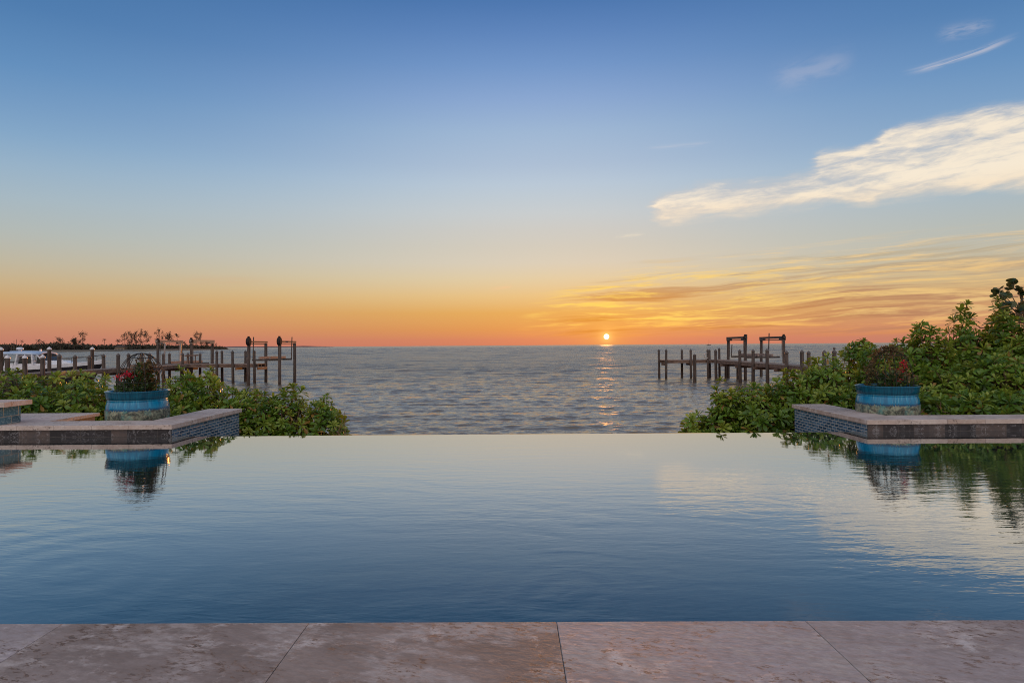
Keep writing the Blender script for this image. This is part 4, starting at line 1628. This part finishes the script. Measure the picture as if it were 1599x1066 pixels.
# sailboat on the horizon
p = at(1106.5, 538, 1500.0)
t = thing('sailboat', 'tiny sailboat with a bare mast on the horizon beyond the right pier head', 'sailboat', (p.x, 1500, SEA))
mb = MB()
vs, fs = [], []
for x, b, z in ((-4.8, 0.9, 1.1), (-3, 1.3, 1.05), (0, 1.5, 1.05), (3, 1.0, 1.2), (5.2, 0.05, 1.45)):
    vs += [(x, -b, z), (x, -b*0.6, -0.3), (x, b*0.6, -0.3), (x, b, z)]
for i in range(4):
    for k in range(4):
        k2 = (k+1) % 4
        fs.append((i*4+k, (i+1)*4+k, (i+1)*4+k2, i*4+k2))
mb.add(vs, fs+[(0, 1, 2, 3)])
mb.build('hull', M_hulldark, t)
mb = MB()
mb.box(-2.4, 1.6, -0.8, 0.8, 1.05, 1.6)
mb.build('cabin', M_hulldark, t, bevel=0.1)
mb = MB()
mb.tube([(0.6, 0, 1), (0.6, 0, 14.0)], [0.16, 0.09], 8)
mb.tube([(0.6, 0, 2.6), (-4.4, 0, 2.5)], 0.13, 8)
mb.tube([(0.6, 0, 13.6), (5.1, 0, 1.4)], 0.04, 5)
mb.build('mast', M_steel, t)

# ------------------------------------------------------------------ far shore and its trees
mb = MB()
pts = [(-20, 549.9, 548), (40, 549.8, 555), (100, 549.6, 560), (160, 549.0, 575), (220, 548.4, 600), (280, 547.4, 660), (330, 546.3, 740), (366, 545.9, 790)]
front = [at(u, v, Y) for u, v, Y in pts]
front = [Vector((-2200, 480, 0))]+front
vs, fs = [], []
for i, p in enumerate(front):
    k = min(1.0, (len(front)-1-i)/2.0+0.12)
    for dy, z in ((-2, SEA-0.6), (0, SEA+0.3), (6, SEA+1.2*k+0.3), (60, SEA+2.2*k+0.3), (200*k+60, SEA+1.5*k+0.3), (203*k+62, SEA-0.6)):
        s = 1+dy/p.y*0.9
        vs.append((p.x*s, p.y+dy, z))
for i in range(len(front)-1):
    for k in range(5):
        fs.append((i*6+k, (i+1)*6+k, (i+1)*6+k+1, i*6+k+1))
mb.add(vs, fs)
tag(mb.build('far_shore_land', M_land, smooth=True), kind='structure')
# low far coast on the horizon
mb = MB()
r = random.Random(9)
vs, fs = [], []
us = list(np.linspace(-200, 522, 60))
for u in us:
    p = at(u, 541, 5200)
    h = 9*min(1, (526-u)/40)+r.uniform(-1.5, 1.5)
    vs += [(p.x, 5200, SEA-0.5), (p.x, 5203, SEA+max(h, 1)), (p.x*1.05, 5450, SEA+max(h*0.6, 1)), (p.x*1.06, 5500, SEA-1)]
for i in range(len(us)-1):
    for k in range(3):
        fs.append((i*4+k, (i+1)*4+k, (i+1)*4+k+1, i*4+k+1))
mb.add(vs, fs)
tag(mb.build('distant_coast', M_farland), kind='structure')


def shoreY(u):
    return float(np.interp(u, [q[0] for q in pts], [q[2] for q in pts]))+14


def cards(P, r, L, aspect=0.7):
    n = len(P)
    d = r.normal(0, 1, (n, 3))
    d /= np.linalg.norm(d, axis=1, keepdims=True)
    up = r.normal(0, 1, (n, 3))
    LL = L*r.uniform(0.6, 1.4, n)
    V, Q = leaves(P, d, up, LL, LL*aspect, r.uniform(0, 0.3, n), 0.1, np.array([0, 0.5, 1.0]), np.array([0.3, 1.0, 0.3]))
    return V, Q, np.repeat(np.clip(r.normal(0.4, 0.25, n), 0, 1), 9)


# bushes along the far shore that read as one mass
r = np.random.default_rng(8)
P = []
for u in np.arange(-60, 352, 0.55):
    Y = shoreY(u)+r.uniform(14, 55)
    top = np.interp(u, [-60, 0, 30, 60, 100, 130, 160, 200, 240, 290, 330, 352], [536, 539, 540, 538.5, 537, 539, 540.5, 539.5, 539, 540.5, 541, 543])
    c = at(u, top+r.uniform(-1.4, 2.2), Y)
    hh = c.z-SEA
    for q in range(26):
        f = r.random()
        P.append((c.x+r.normal(0, 1.3), Y+r.normal(0, 2.0), SEA+1.0+(hh-1.0)*f**0.8+r.normal(0, 0.35)))
V, Q, T = cards(np.array(P), r, 1.5)
o = np_mesh('treeline', V, Q, M_far, None, T)
tag(o, 'dark low mass of bushes and mangroves along the far left shore', 'treeline', None, 'stuff')


def far_tree(kind, u, vtop, label, seed, wpx=5.0):
    r = np.random.default_rng(seed)
    Y = shoreY(u)+5
    top = at(u, vtop, Y)
    g = SEA+1.0
    H = top.z-g
    px = Y/1000.0
    t = thing({'palm': 'palm_tree', 'pine': 'pine_tree', 'broad': 'broadleaf_tree'}[kind], label, 'tree', (top.x, Y, g), 'trees on the far shore')
    mb = MB()
    lean = r.normal(0, 0.05)*H
    if kind == 'palm':
        mb.tube([(-lean, 0, 0), (-lean*0.5, 0, H*0.45), (0, 0, H-0.9)], [0.22, 0.18, 0.15], 7)
        P, D = [], []
        for k in range(26):
            w = r.uniform(0, 2*PI)
            e = r.uniform(-0.35, 1.1)
            P.append((0, 0, H-0.9))
            D.append((math.cos(w)*math.cos(e), math.sin(w)*math.cos(e), math.sin(e)))
        P, D = np.array(P), np.array(D)
        n = len(P)
        LL = r.uniform(0.8, 1.2, n)*wpx*px*0.62
        V, Q = leaves(P, D, np.tile([0, 0, 1.0], (n, 1)), LL, LL*0.34, r.uniform(0.2, 0.6, n), 0.05)
        ti = np.repeat(r.uniform(0, 0.8, n), 15)
    elif kind == 'pine':
        mb.tube([(-lean, 0, 0), (0, 0, H*0.5), (lean*0.4, 0, H*0.96)], [0.3, 0.2, 0.06], 7)
        P = []
        for k in range(11):
            f = 0.28+0.7*k/10
            w = r.uniform(0, 2*PI)
            rad = wpx*px*0.8*(1.05-0.6*f)*r.uniform(0.4, 1.4)
            e = np.array([math.cos(w)*rad, math.sin(w)*rad*0.6, H*f+rad*0.7])
            mb.tube([(0, 0, H*f*0.94), e], [0.08, 0.03], 5)
            m_ = int(24+r.integers(0, 14))
            P.append(e*np.array([1, 1, 1])+r.normal(0, 1, (m_, 3))*np.array([0.75, 0.6, 0.8]))
        P.append(np.array([lean*0.4, 0, H*0.97])+r.normal(0, 1, (26, 3))*np.array([0.4, 0.4, 0.9]))
        P = np.concatenate(P)
        V, Q, ti = cards(P, r, 1.0, 0.35)
    else:
        mb.tube([(0, 0, 0), (0, 0, H*0.6)], [0.35, 0.2], 7)
        P = []
        for k in range(9):
            c = np.array([r.normal(0, wpx*px*0.22), r.normal(0, 0.8), H*r.uniform(0.55, 0.9)])
            mb.tube([(0, 0, H*0.45), c], [0.12, 0.05], 5)
            P.append(c+r.normal(0, 1, (40, 3))*np.array([wpx*px*0.12, 0.7, H*0.06+0.35]))
        P = np.concatenate(P)
        V, Q, ti = cards(P, r, 0.95)
    mb.build('trunk', M_stem if False else M_pile, t)
    np_mesh('crown', V, Q, M_far, t, ti)


p = at(189, 548, shoreY(189)+4)
t = thing('beach_house', 'small dark beach house with a pale porch under a palm on the far shore', 'house', (p.x, p.y, SEA+1.0))
mb = MB()
mb.box(-4, 4, -3, 3, -0.5, 3.2)
mb.build('wall', M_land, t)
mb = MB()
mb.add([(-4.5, -3.5, 3.15), (4.5, -3.5, 3.15), (4.5, 3.5, 3.15), (-4.5, 3.5, 3.15), (-2.5, 0, 4.9), (2.5, 0, 4.9)], [(0, 1, 5, 4), (1, 2, 5), (2, 3, 4, 5), (3, 0, 4), (3, 2, 1, 0)])
mb.build('roof', M_steel, t)
mb = MB()
mb.box(-3.4, 5.0, -4.6, -3.05, 1.5, 1.75)
for x in (-3.2, -0.5, 2.2, 4.8):
    mb.box(x-0.1, x+0.1, -4.55, -4.35, -0.5, 1.49)
mb.build('porch', M_pvc, t)

FT = [('palm', 34, 531, 'lone thin palm above the radar dome of the motorboat', 5), ('palm', 60, 531, 'bushy palm standing over the roof of the motorboat', 7),
      ('palm', 67, 533, 'lower palm leaning beside the bushy palm over the motorboat roof', 6), ('pine', 94, 530, 'dense conical tree over the foredeck of the motorboat', 9),
      ('palm', 107, 532, 'tiny thin palm between the conical tree and the flat topped tree', 3), ('broad', 116, 527, 'flat topped dark tree left of the tall tufted tree', 9),
      ('pine', 129, 520.5, 'tall tufted tree left of the tall mooring pile at the bow', 8), ('palm', 163, 529, 'spindly lone palm midway along the far shore', 5),
      ('palm', 184, 530, 'short full palm just left of the cluster of feathery pines', 6), ('pine', 195, 522, 'feathery pine at the left edge of the pine cluster', 8),
      ('pine', 205, 521, 'feathery pine in the pine cluster, second from its left edge', 9), ('pine', 211, 519, 'tall feathery pine straight above the wire dome', 8),
      ('pine', 220, 518.5, 'wide feathery pine right of the wire dome top', 11), ('pine', 228, 521, 'feathery pine at the right edge of the pine cluster', 9),
      ('pine', 249, 515.5, 'tall pine above the left post of the pale boat lift', 10), ('broad', 264, 517.5, 'round headed tree above the middle of the pale boat lift', 9),
      ('palm', 276, 523, 'windswept palm above the right part of the first pale lift beam', 8), ('palm', 288, 533.5, 'short palm between the two beams of the pale boat lift', 5),
      ('pine', 307, 519.5, 'lone tall pine above the second beam of the pale boat lift', 9), ('pine', 313, 521, 'thin pine right beside the lone tall pine', 5),
      ('palm', 337, 536, 'last small palm at the end of the far shore', 4), ('pine', 322, 535, 'small dark tree seen under the second beam of the pale boat lift', 5)]
for i, (k, u, v, lab, w_) in enumerate(FT):
    far_tree(k, u, v, lab, 300+i, w_)

# ------------------------------------------------------------------ output
sc.view_settings.view_transform = 'Standard'
sc.view_settings.look = 'None'
sc.view_settings.exposure = 0.0
sc.view_settings.gamma = 1.0
sc.render.engine = 'CYCLES'
sc.cycles.use_denoising = True
sc.cycles.filter_width = 1.0
sc.cycles.max_bounces = 5
sc.cycles.diffuse_bounces = 3
sc.cycles.glossy_bounces = 3
sc.cycles.transmission_bounces = 3
sc.cycles.sample_clamp_indirect = 6.0
sc.cycles.sample_clamp_direct = 2.6
